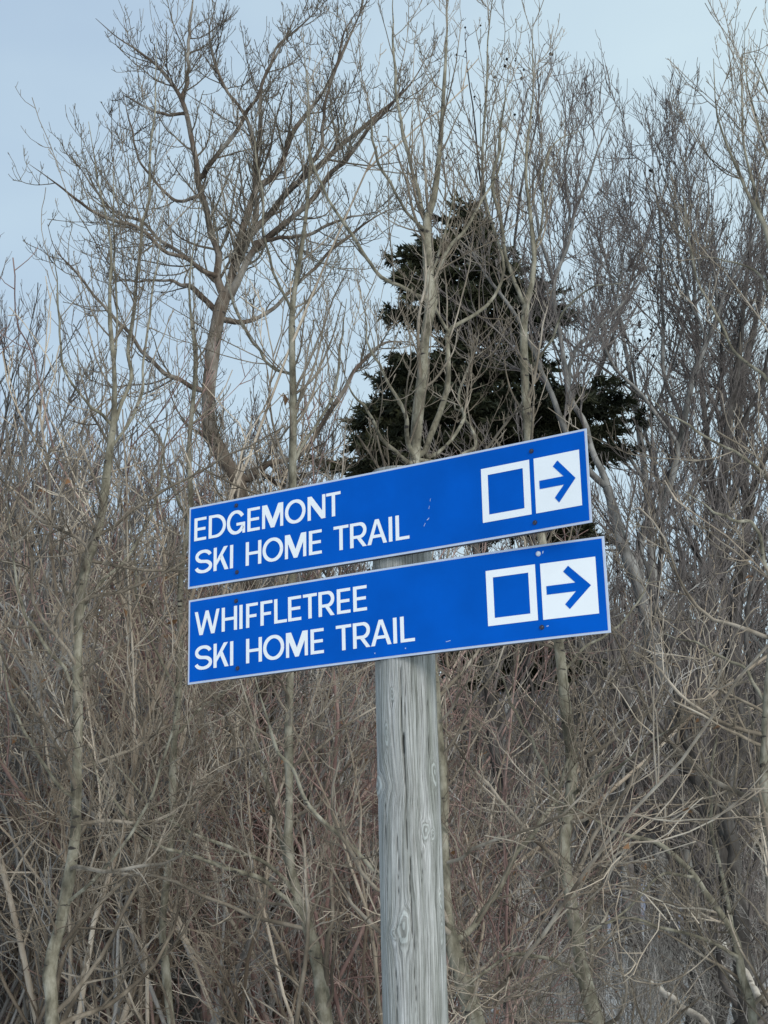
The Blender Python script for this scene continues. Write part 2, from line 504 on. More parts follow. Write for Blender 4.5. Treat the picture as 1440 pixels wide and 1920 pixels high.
    if c == 'W':
        c0 = wd / 2; k_ = s * 1.0; b1 = wd * .26
        return [q([(0, 0), (k_, 0), (b1 + 1, h - 20), (b1 + 1, h), (b1 - k_ * .5, h)]),
                q([(b1 + 1, h - 20), (c0 - k_ * .48, 0), (c0, 0), (c0, 22), (b1 + k_ * .58, h), (b1 + 1, h)]),
                q([(c0, 0), (c0 + k_ * .48, 0), (wd - b1 - 1, h - 20), (wd - b1 - 1, h), (wd - b1 - k_ * .58, h), (c0, 22)]),
                q([(wd - b1 - 1, h - 20), (wd - k_, 0), (wd, 0), (wd - b1 + k_ * .5, h), (wd - b1 - 1, h)])]
    return []


def line(items, y):
    out = []
    for c, x0, x1 in items: out += glyph(c, x0, y, x1 - x0)
    return out


SKI = [('S', 25, 90), ('K', 95, 150), ('I', 155, 168.5), ('H', 212, 268), ('O', 272, 345), ('M', 351, 425), ('E', 434, 478),
       ('T', 518, 568), ('R', 573, 628), ('A', 630, 694), ('I', 700, 713.5), ('L', 722, 766)]
L1 = [('E', 21, 66), ('D', 75, 139), ('G', 142, 209), ('E', 217, 262), ('M', 270, 345), ('O', 351, 423), ('N', 430, 491), ('T', 494, 543)]
L2 = [('W', 24, 116), ('H', 124, 180), ('I', 188, 201.5), ('F', 212, 254), ('F', 263, 305), ('L', 311, 355), ('E', 359, 404), ('T', 410, 457),
      ('R', 462, 515), ('E', 523, 567), ('E', 576, 620)]

post_top_pt = P(745, 889, 3.955)
c1 = P(759.5, 1245, 3.955); c2 = P(779, 1920, 3.955)
ax = (post_top_pt * 0 + (c1 - c2)); ax /= ax[2]
foot = c2 + ax * (-c2[2] - 0.25)
topc = c2 + ax * (post_top_pt[2] - c2[2])
root = empty('trail_signpost', (foot[0], foot[1], 0), 'weathered round timber post carrying two blue ski trail signs pointing right', 'signpost')
ORG = np.array([foot[0], foot[1], 0.0])

# knots given in photo pixels: x, y, half-width (m), half-height (m), bump
KN = [(740, 1749, .013, .017, .5), (757, 1735, .018, .045, .3), (708, 1470, .030, .034, 1.0), (811, 1447, .013, .032, .8), (796, 1556, .012, .026, .5), (809, 1563, .008, .018, .3),
      (823, 1685, .010, .024, .5), (724, 1372, .010, .030, .15), (735, 1300, .007, .02, .1), (826, 1745, .008, .03, .2)]
PR_ = 0.0845
nth, nz_ = 220, 760
zz = np.linspace(0, topc[2] + 0.25, nz_)
th = np.linspace(0, 2 * math.pi, nth, endpoint=False)       # th=0 faces the camera
TH, ZZ = np.meshgrid(th, zz, indexing='ij')
thw = (TH + math.pi) % (2 * math.pi) - math.pi
u_arc = thw * PR_
psi = u_arc.copy(); ring = np.zeros_like(psi); bumpk = np.zeros_like(psi); kmask = np.zeros_like(psi)
for kx, ky, a_, b_, bm_ in KN:
    pk = P(kx, ky, 3.955)
    zk = pk[2] + 0.25
    cx_ = foot[0] + ax[0] * zk
    dx_ = np.clip((pk[0] - cx_) / PR_, -.97, .97)
    uk = math.asin(dx_) * PR_
    # surface is nearer than the axis plane: recompute the height on the near surface
    pk = P(kx, ky, 3.955 - PR_ * math.cos(uk / PR_)); zk = pk[2] + 0.25
    du = (u_arc - uk + math.pi * PR_) % (2 * math.pi * PR_) - math.pi * PR_
    dz = ZZ - zk
    wa_ = np.arctan2(dz / b_, du / a_)
    rr = np.sqrt((du / a_) ** 2 + (dz / b_ * np.where(dz < 0, .75, 1.1)) ** 2) * (1 + .13 * np.sin(wa_ * 2 + kx) + .09 * np.sin(wa_ * 3 + ky) + .05 * np.sin(wa_ * 7))
    k_ = 1 / np.maximum(rr, 1.0) ** 2.0
    psi = psi - du * k_ * .92
    inside = np.clip(1.15 - rr, 0, 1) * 4
    kmask = np.maximum(kmask, np.clip(inside, 0, 1))
    ring = np.where(rr < 1.15, rr, ring)
    bumpk += bm_ * .005 * np.exp(-(rr * 1.0) ** 2) * (1 if bm_ > .05 else 0) - bm_ * .0016 * np.exp(-((rr - 1.1) / .25) ** 2)


def hashnoise(x, seed):
    x = np.asarray(x); i = np.floor(x).astype(int); f = x - i; f = f * f * (3 - 2 * f)
    h = lambda n_: (np.sin(n_ * 127.1 + seed * 311.7) * 43758.5453) % 1.0
    return h(i) * (1 - f) + h(i + 1) * f


def n2(x, y, seed):
    i = np.floor(x).astype(int); j = np.floor(y).astype(int)
    f = x - i; g_ = y - j; f = f * f * (3 - 2 * f); g_ = g_ * g_ * (3 - 2 * g_)
    h = lambda a, b_: (np.sin(a * 127.1 + b_ * 269.5 + seed * 31.7) * 43758.5453) % 1.0
    return (h(i, j) * (1 - f) + h(i + 1, j) * f) * (1 - g_) + (h(i, j + 1) * (1 - f) + h(i + 1, j + 1) * f) * g_


psi = psi + (n2(ZZ * 5.0, psi * 18, 3) - .5) * .005 + (n2(ZZ * 1.3, psi * 6 + 9, 5) - .5) * .009
grain = n2(psi * 420, ZZ * 3.0, 1) * .5 + n2(psi * 900, ZZ * 6, 2) * .3 + n2(psi * 150, ZZ * 1.2, 7) * .5
rad = PR_ - .0012 * (ZZ - 1.5) + (grain - .6) * .0028 + bumpk
rad += .0045 * (n2(thw * 1.3 + 5, ZZ * 1.1, 11) - .5) * 2
# two drying checks: one thin long, one short open
crackm = np.zeros_like(psi)
for px0, y0_, y1_, wid, dep in ((757, 1240, 1345, .0009, .004), (757, 1370, 1420, .0026, .014), (759, 1412, 1600, .0011, .006), (750, 1245, 1372, .0012, .007), (768, 1600, 1760, .0011, .006), (742, 1770, 1930, .0007, .003), (790, 1580, 1660, .0007, .002), (733, 1250, 1330, .0008, .003), (722, 1500, 1690, .0008, .003), (775, 1700, 1900, .0006, .003), (800, 1260, 1420, .0006, .0025), (770, 1245, 1300, .001, .004), (745, 1560, 1700, .0007, .003)):
    pa = P(px0, y0_, 3.955 - PR_); pb = P(px0, y1_, 3.955 - PR_)
    za, zb = pa[2] + .25, pb[2] + .25
    ucen = math.asin(np.clip((pa[0] - (foot[0] + ax[0] * za)) / PR_, -.95, .95)) * PR_
    wob = (n2(ZZ * 22, ZZ * 0 + 3, 21) - .5) * .004 + (ucen)
    env = np.clip((ZZ - zb) / .015, 0, 1) * np.clip((za - ZZ) / .015, 0, 1)
    c_ = np.exp(-((u_arc - wob) / wid) ** 2) * env
    rad -= c_ * dep; crackm = np.maximum(crackm, c_)
X = foot[0] + ax[0] * ZZ + np.sin(TH) * rad
Yv = foot[1] + ax[1] * ZZ - np.cos(TH) * rad
V = np.stack([X, Yv, ZZ - .25], -1).reshape(-1, 3)
ii, jj = np.meshgrid(np.arange(nth), np.arange(nz_ - 1), indexing='ij')
k0 = (ii * nz_ + jj).ravel(); k1 = (((ii + 1) % nth) * nz_ + jj).ravel()
F = np.stack([k0, k1, k1 + 1, k0 + 1], -1)
mt, t, b = new_mat('weathered_grey_wood')
n = t.nodes.new; l = t.links.new
at = n('ShaderNodeAttribute'); at.attribute_name = 'psi'
az = n('ShaderNodeAttribute'); az.attribute_name = 'hz'
ar = n('ShaderNodeAttribute'); ar.attribute_name = 'ring'
ak = n('ShaderNodeAttribute'); ak.attribute_name = 'kmask'
ac = n('ShaderNodeAttribute'); ac.attribute_name = 'crack'


def gnoise(su, sz, det=4, rough=.6):
    cx = n('ShaderNodeCombineXYZ')
    m1 = n('ShaderNodeMath'); m1.operation = 'MULTIPLY'; m1.inputs[1].default_value = su; l(at.outputs['Fac'], m1.inputs[0])
    m2 = n('ShaderNodeMath'); m2.operation = 'MULTIPLY'; m2.inputs[1].default_value = sz; l(az.outputs['Fac'], m2.inputs[0])
    l(m1.outputs[0], cx.inputs[0]); l(m2.outputs[0], cx.inputs[1])
    q = n('ShaderNodeTexNoise'); q.inputs['Scale'].default_value = 1; q.inputs['Detail'].default_value = det; q.inputs['Roughness'].default_value = rough
    l(cx.outputs[0], q.inputs[0]); return q


g1 = gnoise(330, 2.4, 9, .82); g2 = gnoise(38, 1.5, 4); g3 = gnoise(60, 14, 5, .7)
r1 = n('ShaderNodeValToRGB')
r1.color_ramp.elements[0].position = .34; r1.color_ramp.elements[0].color = (.045, .044, .039, 1)
r1.color_ramp.elements[1].position = .64; r1.color_ramp.elements[1].color = (.60, .59, .565, 1)
e = r1.color_ramp.elements.new(.46); e.color = (.30, .297, .28, 1)
l(g1.outputs['Fac'], r1.inputs[0])
r2 = n('ShaderNodeValToRGB')
r2.color_ramp.elements[0].position = .35; r2.color_ramp.elements[0].color = (.66, .68, .64, 1)
r2.color_ramp.elements[1].position = .65; r2.color_ramp.elements[1].color = (1.22, 1.22, 1.24, 1)
l(g2.outputs['Fac'], r2.inputs[0])
mu = n('ShaderNodeMix'); mu.data_type = 'RGBA'; mu.blend_type = 'MULTIPLY'; mu.inputs['Factor'].default_value = 1; l(r1.outputs[0], mu.inputs[6]); l(r2.outputs[0], mu.inputs[7])
g4 = n('ShaderNodeTexNoise'); gm = n('ShaderNodeMapping'); gt = n('ShaderNodeTexCoord')
gm.inputs['Scale'].default_value = (420, 420, 9); l(gt.outputs['Object'], gm.inputs[0]); l(gm.outputs[0], g4.inputs[0])
g4.inputs['Scale'].default_value = 1; g4.inputs['Detail'].default_value = 6; g4.inputs['Roughness'].default_value = .75
r4 = n('ShaderNodeValToRGB'); r4.color_ramp.elements[0].position = .36; r4.color_ramp.elements[0].color = (.52, .51, .48, 1)
r4.color_ramp.elements[1].position = .56; r4.color_ramp.elements[1].color = (1.08, 1.08, 1.08, 1); l(g4.outputs['Fac'], r4.inputs[0])
m4 = n('ShaderNodeMix'); m4.data_type = 'RGBA'; m4.blend_type = 'MULTIPLY'; m4.inputs['Factor'].default_value = 1; l(mu.outputs[2], m4.inputs[6]); l(r4.outputs[0], m4.inputs[7])
# knot rings
rs = n('ShaderNodeMath'); rs.operation = 'MULTIPLY_ADD'; rs.inputs[1].default_value = 11; l(ar.outputs['Fac'], rs.inputs[0]); l(g3.outputs['Fac'], rs.inputs[2])
sn = n('ShaderNodeMath'); sn.operation = 'SINE'; l(rs.outputs[0], sn.inputs[0])
rk = n('ShaderNodeValToRGB'); rk.color_ramp.elements[0].position = 0; rk.color_ramp.elements[0].color = (.17, .17, .15, 1)
rk.color_ramp.elements[1].position = .6; rk.color_ramp.elements[1].color = (.44, .46, .43, 1)
l(sn.outputs[0], rk.inputs[0])
mk = n('ShaderNodeMix'); mk.data_type = 'RGBA'; 
kf = n('ShaderNodeMath'); kf.operation = 'MULTIPLY'; kf.inputs[1].default_value = .55; l(ak.outputs['Fac'], kf.inputs[0]); l(kf.outputs[0], mk.inputs['Factor'])
l(m4.outputs[2], mk.inputs[6]); l(rk.outputs[0], mk.inputs[7])
mc = n('ShaderNodeMix'); mc.data_type = 'RGBA'; cf = n('ShaderNodeMath'); cf.operation = 'MULTIPLY'; cf.inputs[1].default_value = .9
l(ac.outputs['Fac'], cf.inputs[0]); l(cf.outputs[0], mc.inputs['Factor']); l(mk.outputs[2], mc.inputs[6]); mc.inputs[7].default_value = (.02, .02, .018, 1)
l(mc.outputs[2], b.inputs['Base Color']); b.inputs['Roughness'].default_value = .85
bp = n('ShaderNodeBump'); bp.inputs['Strength'].default_value = .9; bp.inputs['Distance'].default_value = .004
l(g1.outputs['Fac'], bp.inputs['Height']); l(bp.outputs[0], b.inputs['Normal'])
M_post = mt
post = mesh_obj('post', V - ORG, F, M_post, root, attrs={'psi': psi.ravel(), 'hz': ZZ.ravel(), 'ring': ring.ravel(), 'kmask': kmask.ravel(), 'crack': crackm.ravel()})
# sawn end grain closing the post top
cap = Acc()
ring_top = V.reshape(nth, nz_, 3)[:, -1]
cc = ring_top.mean(0)
rad_l = [1.0, .8, .55, .3, .08]
CV = np.concatenate([cc + (ring_top - cc) * q + np.array([0, 0, .0015 * (i > 0)]) for i, q in enumerate(rad_l)])
CF = []
for lv in range(4):
    for i in range(nth):
        CF.append([lv * nth + i, lv * nth + (i + 1) % nth, (lv + 1) * nth + (i + 1) % nth, (lv + 1) * nth + i])
M_end = flat_mat('sawn_end_grain', (.26, .26, .24), rough=.9, noise=.35, ns=60)
mesh_obj('post_top', CV - ORG, np.array(CF), M_end, root)

for si in (0, 1):
    wd = SIGNS[si][6] * 1000
    fm = sign_map(si)
    lab = ('upper blue sign with white letters EDGEMONT SKI HOME TRAIL', 'lower blue sign with white letters WHIFFLETREE SKI HOME TRAIL')[si]
    hh = SH * 1000
    pan = flat_part('sign_panel', [rect(0, 0, wd, hh)], fm, M_edge, root, thick=.003, off=0.0, label=lab, org=ORG)
    bd = 6.0
    flat_part('blue_field', [rect(bd, bd, wd - bd, hh - bd)], fm, M_blue, pan, off=.0007, org=ORG)
    top = L1 if si == 0 else L2
    for items, y_ in ((top, 38.0 if si == 0 else 40.0), (SKI, 141.0 if si == 0 else 144.0)):
        for c_ in items:
            flat_part('letter', line([c_], y_), fm, M_white, pan, off=.0015, org=ORG, label='white capital letter ' + c_[0])
    dx = (0, -12)[si]
    xo0, xo1, yo0, yo1 = ((994, 1139, 54, 205), (982, 1122, 51, 201))[si]
    b_ = 20
    flat_part('square_outline', [rect(xo0, yo0, xo1, yo0 + b_), rect(xo0, yo1 - b_, xo1, yo1), rect(xo0, yo0 + b_, xo0 + b_, yo1 - b_), rect(xo1 - b_, yo0 + b_, xo1, yo1 - b_)], fm, M_white, pan, off=.0015, org=ORG)
    px0, px1, py0, py1 = ((1152, 1284, 54, 205), (1136, 1286, 52, 202))[si]
    flat_part('arrow_panel', [rect(px0, py0, px1, py1)], fm, M_white, pan, off=.0015, org=ORG)
    if si == 0:
        A = [(1270, 129), (1221, 72), (1207, 86), (1236, 118), (1166, 118), (1166, 141), (1236, 141), (1208, 172), (1220, 187)]
    else:
        A = [(1270, 126), (1212, 67), (1198, 81), (1229, 114), (1150, 114), (1150, 137), (1229, 137), (1198, 168), (1210, 182)]
    # the arrow in three convex pieces that share edges
    ar_ = [[A[0], A[1], A[2], A[3]], [A[0], A[6], A[7], A[8]], [A[0], A[3], A[6]], [A[3], A[4], A[5], A[6]]]
    flat_part('arrow', ar_, fm, M_blue, pan, off=.0023, org=ORG)
    # scuffs
    sc = [[[(835, 110), (836, 110), (834.4, 118), (833.4, 118)], [(831, 130), (832.2, 130), (830, 139), (829, 139)], [(823, 168), (830, 163), (829, 167), (822, 171)], [(812, 185), (817, 176), (818, 177), (813, 186)]],
          [[(858, 228), (872, 226), (872, 227.5), (858, 229.5)], [(735, 231), (738, 231), (738, 234), (735, 234)], [(640, 234), (643, 234), (643, 237), (640, 237)], [(1144, 219), (1150, 218), (1150, 220), (1144, 221)], [(1145, 19), (1148, 18), (1147, 24), (1144, 26)]]][si]
    for one in sc: flat_part('scuff_mark', [one], fm, M_scuff, pan, off=.0019, org=ORG)
    # backing rail bolted behind the sheet, near-black to paint in its underside shade
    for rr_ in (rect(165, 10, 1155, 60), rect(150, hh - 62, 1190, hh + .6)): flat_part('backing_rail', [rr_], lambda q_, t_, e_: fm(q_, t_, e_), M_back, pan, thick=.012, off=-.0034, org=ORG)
    for bi, (bx, by) in enumerate((((176, 21.5), (181, 227), (1147, 32), (1147, 229)), ((176, 26), (182, 226), (1133, 24), (1131, 221)))[si]):
        bmh = bmesh.new()
        rb = 5.2 if not (si == 1 and bi == 2) else 5.6
        prof = [(rb * 1.25, .0004), (rb * 1.25, .0016), (rb, .0018), (rb * .95, .0040), (rb * .6, .0052), (rb * .2, .0054)]
        rings = []
        for r_, hgt in prof:
            rings.append([bmh.verts.new(Vector(fm((bx + r_ * math.cos(a_)) / 1000, (by + r_ * math.sin(a_)) / 1000, hgt + .0006) - ORG)) for a_ in np.linspace(0, 2 * math.pi, 14, endpoint=False)])
        for a_, b2_ in zip(rings, rings[1:]):
            for i in range(14): bmh.faces.new((a_[i], a_[(i + 1) % 14], b2_[(i + 1) % 14], b2_[i]))
        bmh.faces.new(rings[-1])
        bmesh.ops.recalc_face_normals(bmh, faces=bmh.faces)
        me = bpy.data.meshes.new('bolt'); bmh.to_mesh(me); bmh.free()
        me.materials.append(M_bolt_s if (si == 1 and bi == 2) else M_bolt_d)
        o = bpy.data.objects.new('bolt', me); COL.objects.link(o); o.parent = pan
        if si == 1 and bi == 2: o['label'] = 'bright zinc bolt'

# ------------------------------------------------------------------ traced trees
FORM = dict(
    aspen=dict(l1=(.165, (.4, 1.4), 52, 10, .40, .13), l2=(.115, (.15, .6), 58, 7, .5, .14), l3=(.075, (.05, .17), 66, 4, .8, .14), rmin=(.0055, .0042, .0036)),
    sapling=dict(l1=(.20, (.3, 1.7), 40, 10, .45, .09), l2=(.13, (.12, .5), 55, 6, .5, .13), l3=(.08, (.03, .11), 62, 4, .7, .12), rmin=(.0036, .0027, .0023)),
    lower=dict(l1=(.24, (.5, 2.0), 60, 11, .2, .15), l2=(.12, (.2, .8), 56, 7, .3, .19), l3=(.08, (.04, .16), 60, 4, .5, .15), rmin=(.0045, .0032, .0025)),
    maple=dict(l1=(.20, (.9, 2.6), 34, 10, .25, .12), l2=(.13, (.4, 1.2), 36, 7, .3, .14), l3=(.10, (.12, .5), 38, 4, .35, .14), rmin=(.0075, .0055, .0045)),
)


THIN = .82


def trace(seg, Y, dz):
    """seg: list of (x, y, halfwidth px[, dY]) -> resampled points, radii"""
    n_ = len(seg)
    pts = []
    off = 0
    for i, s_ in enumerate(seg):
        q = s_[3] if len(s_) > 3 else dz * i / max(1, n_ - 1)
        p = P(s_[0], s_[1], Y + q)
        pts.append([*p, s_[2] * THIN * depth(p) / FPX])
    c = catmull(pts, 44)
    # small kinks and swellings at the nodes
    kk = np.zeros((44, 3)); kn = rng.normal(0, 1, (15, 3))
    for a_ in range(3): kk[:, a_] = np.interp(np.arange(44), np.linspace(0, 43, 15), kn[:, a_])
    kk[0] = 0
    c[:, :3] += kk * (c[:, 3:4] * .30 + .0035)
    c[:, 3] *= 1 + .10 * rng.uniform(-1, 1, 44) * (np.arange(44) % 3 == 0)
    c[:, 3] *= np.interp(np.arange(44), [0, 32, 43], [1, 1, .35]) if seg[-1][2] < 6 else 1
    c[:, 3] = np.maximum(c[:, 3], .0022)
    return c[:, :3], c[:, 3]


def traced_tree(name, label, cat, trunk, limbs, Y, form, matb, matt, group=None, l1scale=1.0, zsplit=None, lowform='lower', skip_below=None):
    tp, tr = trace(trunk, Y, 0)
    # carry the trunk down to the ground when it leaves the picture above it
    if tp[0, 2] > 0.05:
        d = tp[0] - tp[2]; d /= abs(d[2]) + 1e-6
        k_ = tp[0, 2] + .15
        b0 = tp[0] + np.array([d[0] * .25, d[1] * .25, -1]) * k_
        tp = np.vstack([b0, (b0 + tp[0]) / 2, tp]); tr = np.concatenate([[tr[0] * 1.35, tr[0] * 1.12], tr])
    rt = empty(name, (tp[0, 0], tp[0, 1], 0), label, cat, group)
    org = np.array([tp[0, 0], tp[0, 1], 0.0])
    if form == 'aspen': tr = tr * .86
    lump = 1 + .10 * (rng.random(len(tr)) - .5) * 2
    a = Acc(); a.tube(tp[None], (tr * lump)[None], 12); a.build('trunk', matb, rt, offset=org)
    ps = [tp]; rs_ = [tr]
    for li in limbs:
        dz = rng.uniform(-.9, .9)
        if isinstance(li, dict): dz = li['dz']; li = li['p']
        # start exactly on the nearest earlier branch so that the limb is joined
        q, r_ = trace(li, Y, dz)
        r_ = r_ * (.88 if form == 'aspen' else .8)
        allp = np.vstack(ps)
        sp = np.stack([((q[0] - EYE) @ _R) / depth(q[0]), ((q[0] - EYE) @ _U) / depth(q[0])])
        ap = allp - EYE; dd = ap @ _F
        scr = np.stack([ap @ _R / dd, ap @ _U / dd], 1)
        j = np.argmin(((scr - sp) ** 2).sum(1))
        dy = allp[j, 1] - q[0, 1]
        f = (q[:, 1] + dy) / q[:, 1]
        q = EYE + (q - EYE) * f[:, None]
        if np.hypot(*(scr[j] - sp)) * FPX < 60: q[0] = q[0] * .3 + allp[j] * .7
        a = Acc(); a.tube(q[None], r_[None], 8); a.build('limb', matb, rt, offset=org)
        ps.append(q); rs_.append(r_)
    m_ = max(len(p) for p in ps)
    PP = np.stack([catmull(np.c_[p, r_], 28) for p, r_ in zip(ps, rs_)])
    PPt, PRt = PP[:, :, :3], PP[:, :, 3]
    acc = Acc(); acc4 = Acc()
    f = FORM[form]; fl = FORM[lowform] if lowform else f
    # thin top ends of traced limbs keep growing twigs along their length
    for (ff, lo) in ((f, False), (fl, True)):
        s1, s2, s3 = ff['l1'], ff['l2'], ff['l3']; rm = ff['rmin']
        A1, R1 = grow(PPt, PRt, s1[0] / l1scale, s1[1], s1[2], s1[3], s1[4], s1[5], t0=.04, rr=.42, rmin=rm[0])
        zs_ = zsplit if zsplit is not None else -1
        keep = (A1[:, 0, 2] < zs_) if lo else (A1[:, 0, 2] >= zs_)
        keep &= A1[:, 0, 2] > .5
        A1, R1 = A1[keep], R1[keep]
        if len(A1) == 0: continue
        A2, R2 = grow(A1, R1, s2[0], s2[1], s2[2], s2[3], s2[4], s2[5], t0=.12, rr=.6, rmin=rm[1])
        A3, R3 = grow(A2, R2, s3[0], s3[1], s3[2], s3[3], s3[4], s3[5], t0=.15, rr=.7, rmin=rm[2])
        A3b, R3b = grow(A1, R1, s3[0] * 1.1, s3[1], s3[2], s3[3], s3[4], s3[5], t0=.1, rr=.6, rmin=rm[2])
        acc4.tube(A1, R1, 5); acc.tube(A2, R2, 3); acc.tube(A3, R3, 3); acc.tube(A3b, R3b, 3)
    tag(acc4.build('branches', matt, rt, offset=org), kind='stuff')
    tag(acc.build('twigs', matt, rt, offset=org), kind='stuff')
    return rt, acc.n


TOT = 0
# the big aspen whose crown fills the upper left
traced_tree('aspen_tree', 'large aspen with thick scarred trunk and wide bare crown above the upper sign', 'tree',
    [(520, 1560, 26), (500, 1300, 25), (478, 1080, 23), (452, 915, 21), (425, 860, 20), (402, 800, 19.5), (393, 740, 19), (396, 680, 19), (403, 630, 18), (415, 588, 18), (428, 558, 17)],
    [
        dict(dz=.3, p=[(426, 562, 15), (436, 520, 12), (446, 478, 11), (470, 440, 10), (513, 390, 9), (563, 337, 8), (613, 297, 7.5), (667, 253, 6), (713, 213, 5), (743, 187, 4), (780, 143, 3), (813, 83, 2)]),
        dict(dz=-.8, p=[(432, 560, 12), (455, 510, 9), (480, 467, 8), (540, 413, 7), (587, 373, 6.5), (640, 310, 6), (687, 247, 5), (733, 197, 4), (770, 150, 2.5)]),
        dict(dz=.8, p=[(446, 478, 11), (455, 420, 10), (480, 353, 9), (520, 320, 8), (553, 250, 6.5), (593, 193, 5), (620, 147, 4), (670, 37, 3), (690, -40, 2)]),
        dict(dz=-.4, p=[(424, 560, 12), (412, 520, 10), (408, 480, 9), (396, 430, 8.5), (382, 385, 8), (375, 340, 8), (370, 300, 7), (358, 245, 6.5), (345, 195, 6), (330, 165, 5), (310, 138, 5), (290, 118, 4), (262, 100, 4), (230, 78, 3), (198, 50, 2.4), (180, 34, 1.8)]),
        dict(dz=.5, p=[(345, 188, 5), (352, 150, 5), (354, 110, 4.5), (353, 70, 4), (358, 30, 3.5), (368, -30, 2.5)]),
        dict(dz=-.9, p=[(375, 332, 8), (392, 310, 7), (412, 283, 6), (440, 250, 5.5), (462, 215, 5), (482, 180, 4), (510, 120, 3.4), (540, 60, 2.8), (560, 10, 2.2)]),
        dict(dz=.4, p=[(480, 355, 6), (482, 300, 5), (470, 240, 5), (445, 195, 4.5), (420, 160, 4), (398, 110, 4), (392, 60, 3), (405, 0, 2.4)]),
        dict(dz=-1.2, p=[(412, 520, 7), (378, 508, 6), (352, 488, 5.5), (300, 462, 5), (265, 428, 5), (215, 412, 4.5), (165, 392, 4), (120, 355, 3.2), (85, 330, 2.4), (55, 308, 1.8)]),
        dict(dz=.7, p=[(408, 530, 6), (372, 500, 5.5), (330, 470, 5), (297, 450, 4.5), (272, 420, 4), (235, 405, 4), (200, 385, 3), (160, 330, 2.4), (125, 280, 1.8)]),
        dict(dz=.2, p=[(406, 583, 9), (385, 562, 8), (358, 540, 7), (320, 528, 4), (285, 526, 3.4), (240, 526, 2.8), (213, 526, 2)]),
        dict(dz=-1.0, p=[(390, 738, 8), (355, 722, 6.5), (310, 700, 6), (270, 662, 5), (243, 622, 5), (205, 585, 4), (170, 545, 3.4), (135, 502, 3), (108, 470, 2.2), (88, 420, 1.6)]),
        dict(dz=.9, p=[(430, 605, 8), (470, 600, 6), (520, 570, 5), (560, 530, 4.5), (600, 495, 4), (640, 453, 4), (690, 415, 3), (747, 388, 2)]),
        dict(dz=-.5, p=[(475, 455, 6), (530, 445, 5), (580, 437, 4.5), (647, 410, 3.5), (713, 397, 2.4)]),
        dict(dz=.3, p=[(480, 425, 6), (478, 330, 5.5), (486, 250, 5), (492, 170, 4.5), (520, 90, 3.6), (560, 50, 3), (612, 0, 2.4)]),
        dict(dz=-.6, p=[(560, 340, 5), (600, 270, 5), (608, 200, 4), (632, 120, 3.4), (650, 50, 2.6), (690, 0, 2)]),
        dict(dz=1.0, p=[(370, 372, 5), (330, 375, 4), (290, 340, 3.5), (262, 300, 3), (245, 240, 2.4), (228, 170, 1.8)]),
        dict(dz=.3, p=[(352, 212, 5), (310, 214, 4), (270, 200, 3), (240, 180, 2), (226, 168, 1.6)]),
        dict(dz=-.2, p=[(455, 905, 12), (500, 870, 8), (560, 855, 7), (600, 800, 6), (640, 740, 6), (670, 690, 5), (720, 645, 5), (770, 640, 3)]),
        dict(dz=.5, p=[(470, 880, 8), (520, 905, 6), (560, 900, 5), (620, 860, 4)]),
    ], 14.0, 'aspen', M_aspen, M_aspen_tw, zsplit=7.0, lowform='aspen')

traced_tree('poplar_sapling', 'slender olive poplar behind the signs\' left part, its forked foot left of the post', 'tree',
    [(612, 1925, 18), (606, 1850, 17), (590, 1780, 15), (570, 1713, 13), (550, 1647, 12), (539, 1587, 11), (541, 1500, 10), (541, 1413, 10), (545, 1280, 9.5), (547, 1100, 9), (549, 900, 9), (550, 760, 8.5), (549, 650, 7.5), (550, 575, 6.5), (562, 490, 5.5), (574, 400, 4.5), (580, 300, 4), (578, 200, 3), (572, 110, 2), (570, 50, 1.5)],
    [
        dict(dz=-.6, p=[(575, 1720, 8), (530, 1680, 7), (478, 1642, 7), (420, 1625, 6.5), (367, 1608, 6), (299, 1582, 5), (239, 1535, 5), (192, 1476, 4), (162, 1399, 2.6)]),
        dict(dz=-.3, p=[(560, 1690, 7), (520, 1640, 6), (478, 1608, 5.5), (430, 1590, 5), (384, 1574, 5), (340, 1552, 4.5), (299, 1527, 4), (235, 1454, 3), (179, 1390, 2)]),
        dict(dz=.4, p=[(560, 1680, 9), (533, 1597, 7), (517, 1547, 6), (493, 1440, 5.5), (477, 1363, 5), (450, 1280, 4), (425, 1180, 3)]),
        dict(dz=.5, p=[(549, 700, 5), (515, 690, 4.5), (480, 650, 4), (452, 600, 3.5), (430, 540, 3), (420, 470, 2)]),
        dict(dz=-.5, p=[(550, 585, 4.5), (528, 540, 4), (500, 470, 3.5), (492, 380, 3), (480, 280, 2.4), (478, 190, 1.6)]),
        dict(dz=.5, p=[(551, 860, 5), (590, 800, 4.5), (625, 740, 4), (640, 650, 3.5), (650, 560, 2.4)]),
    ], 9.6, 'sapling', M_olive, M_olive_tw, zsplit=4.6)

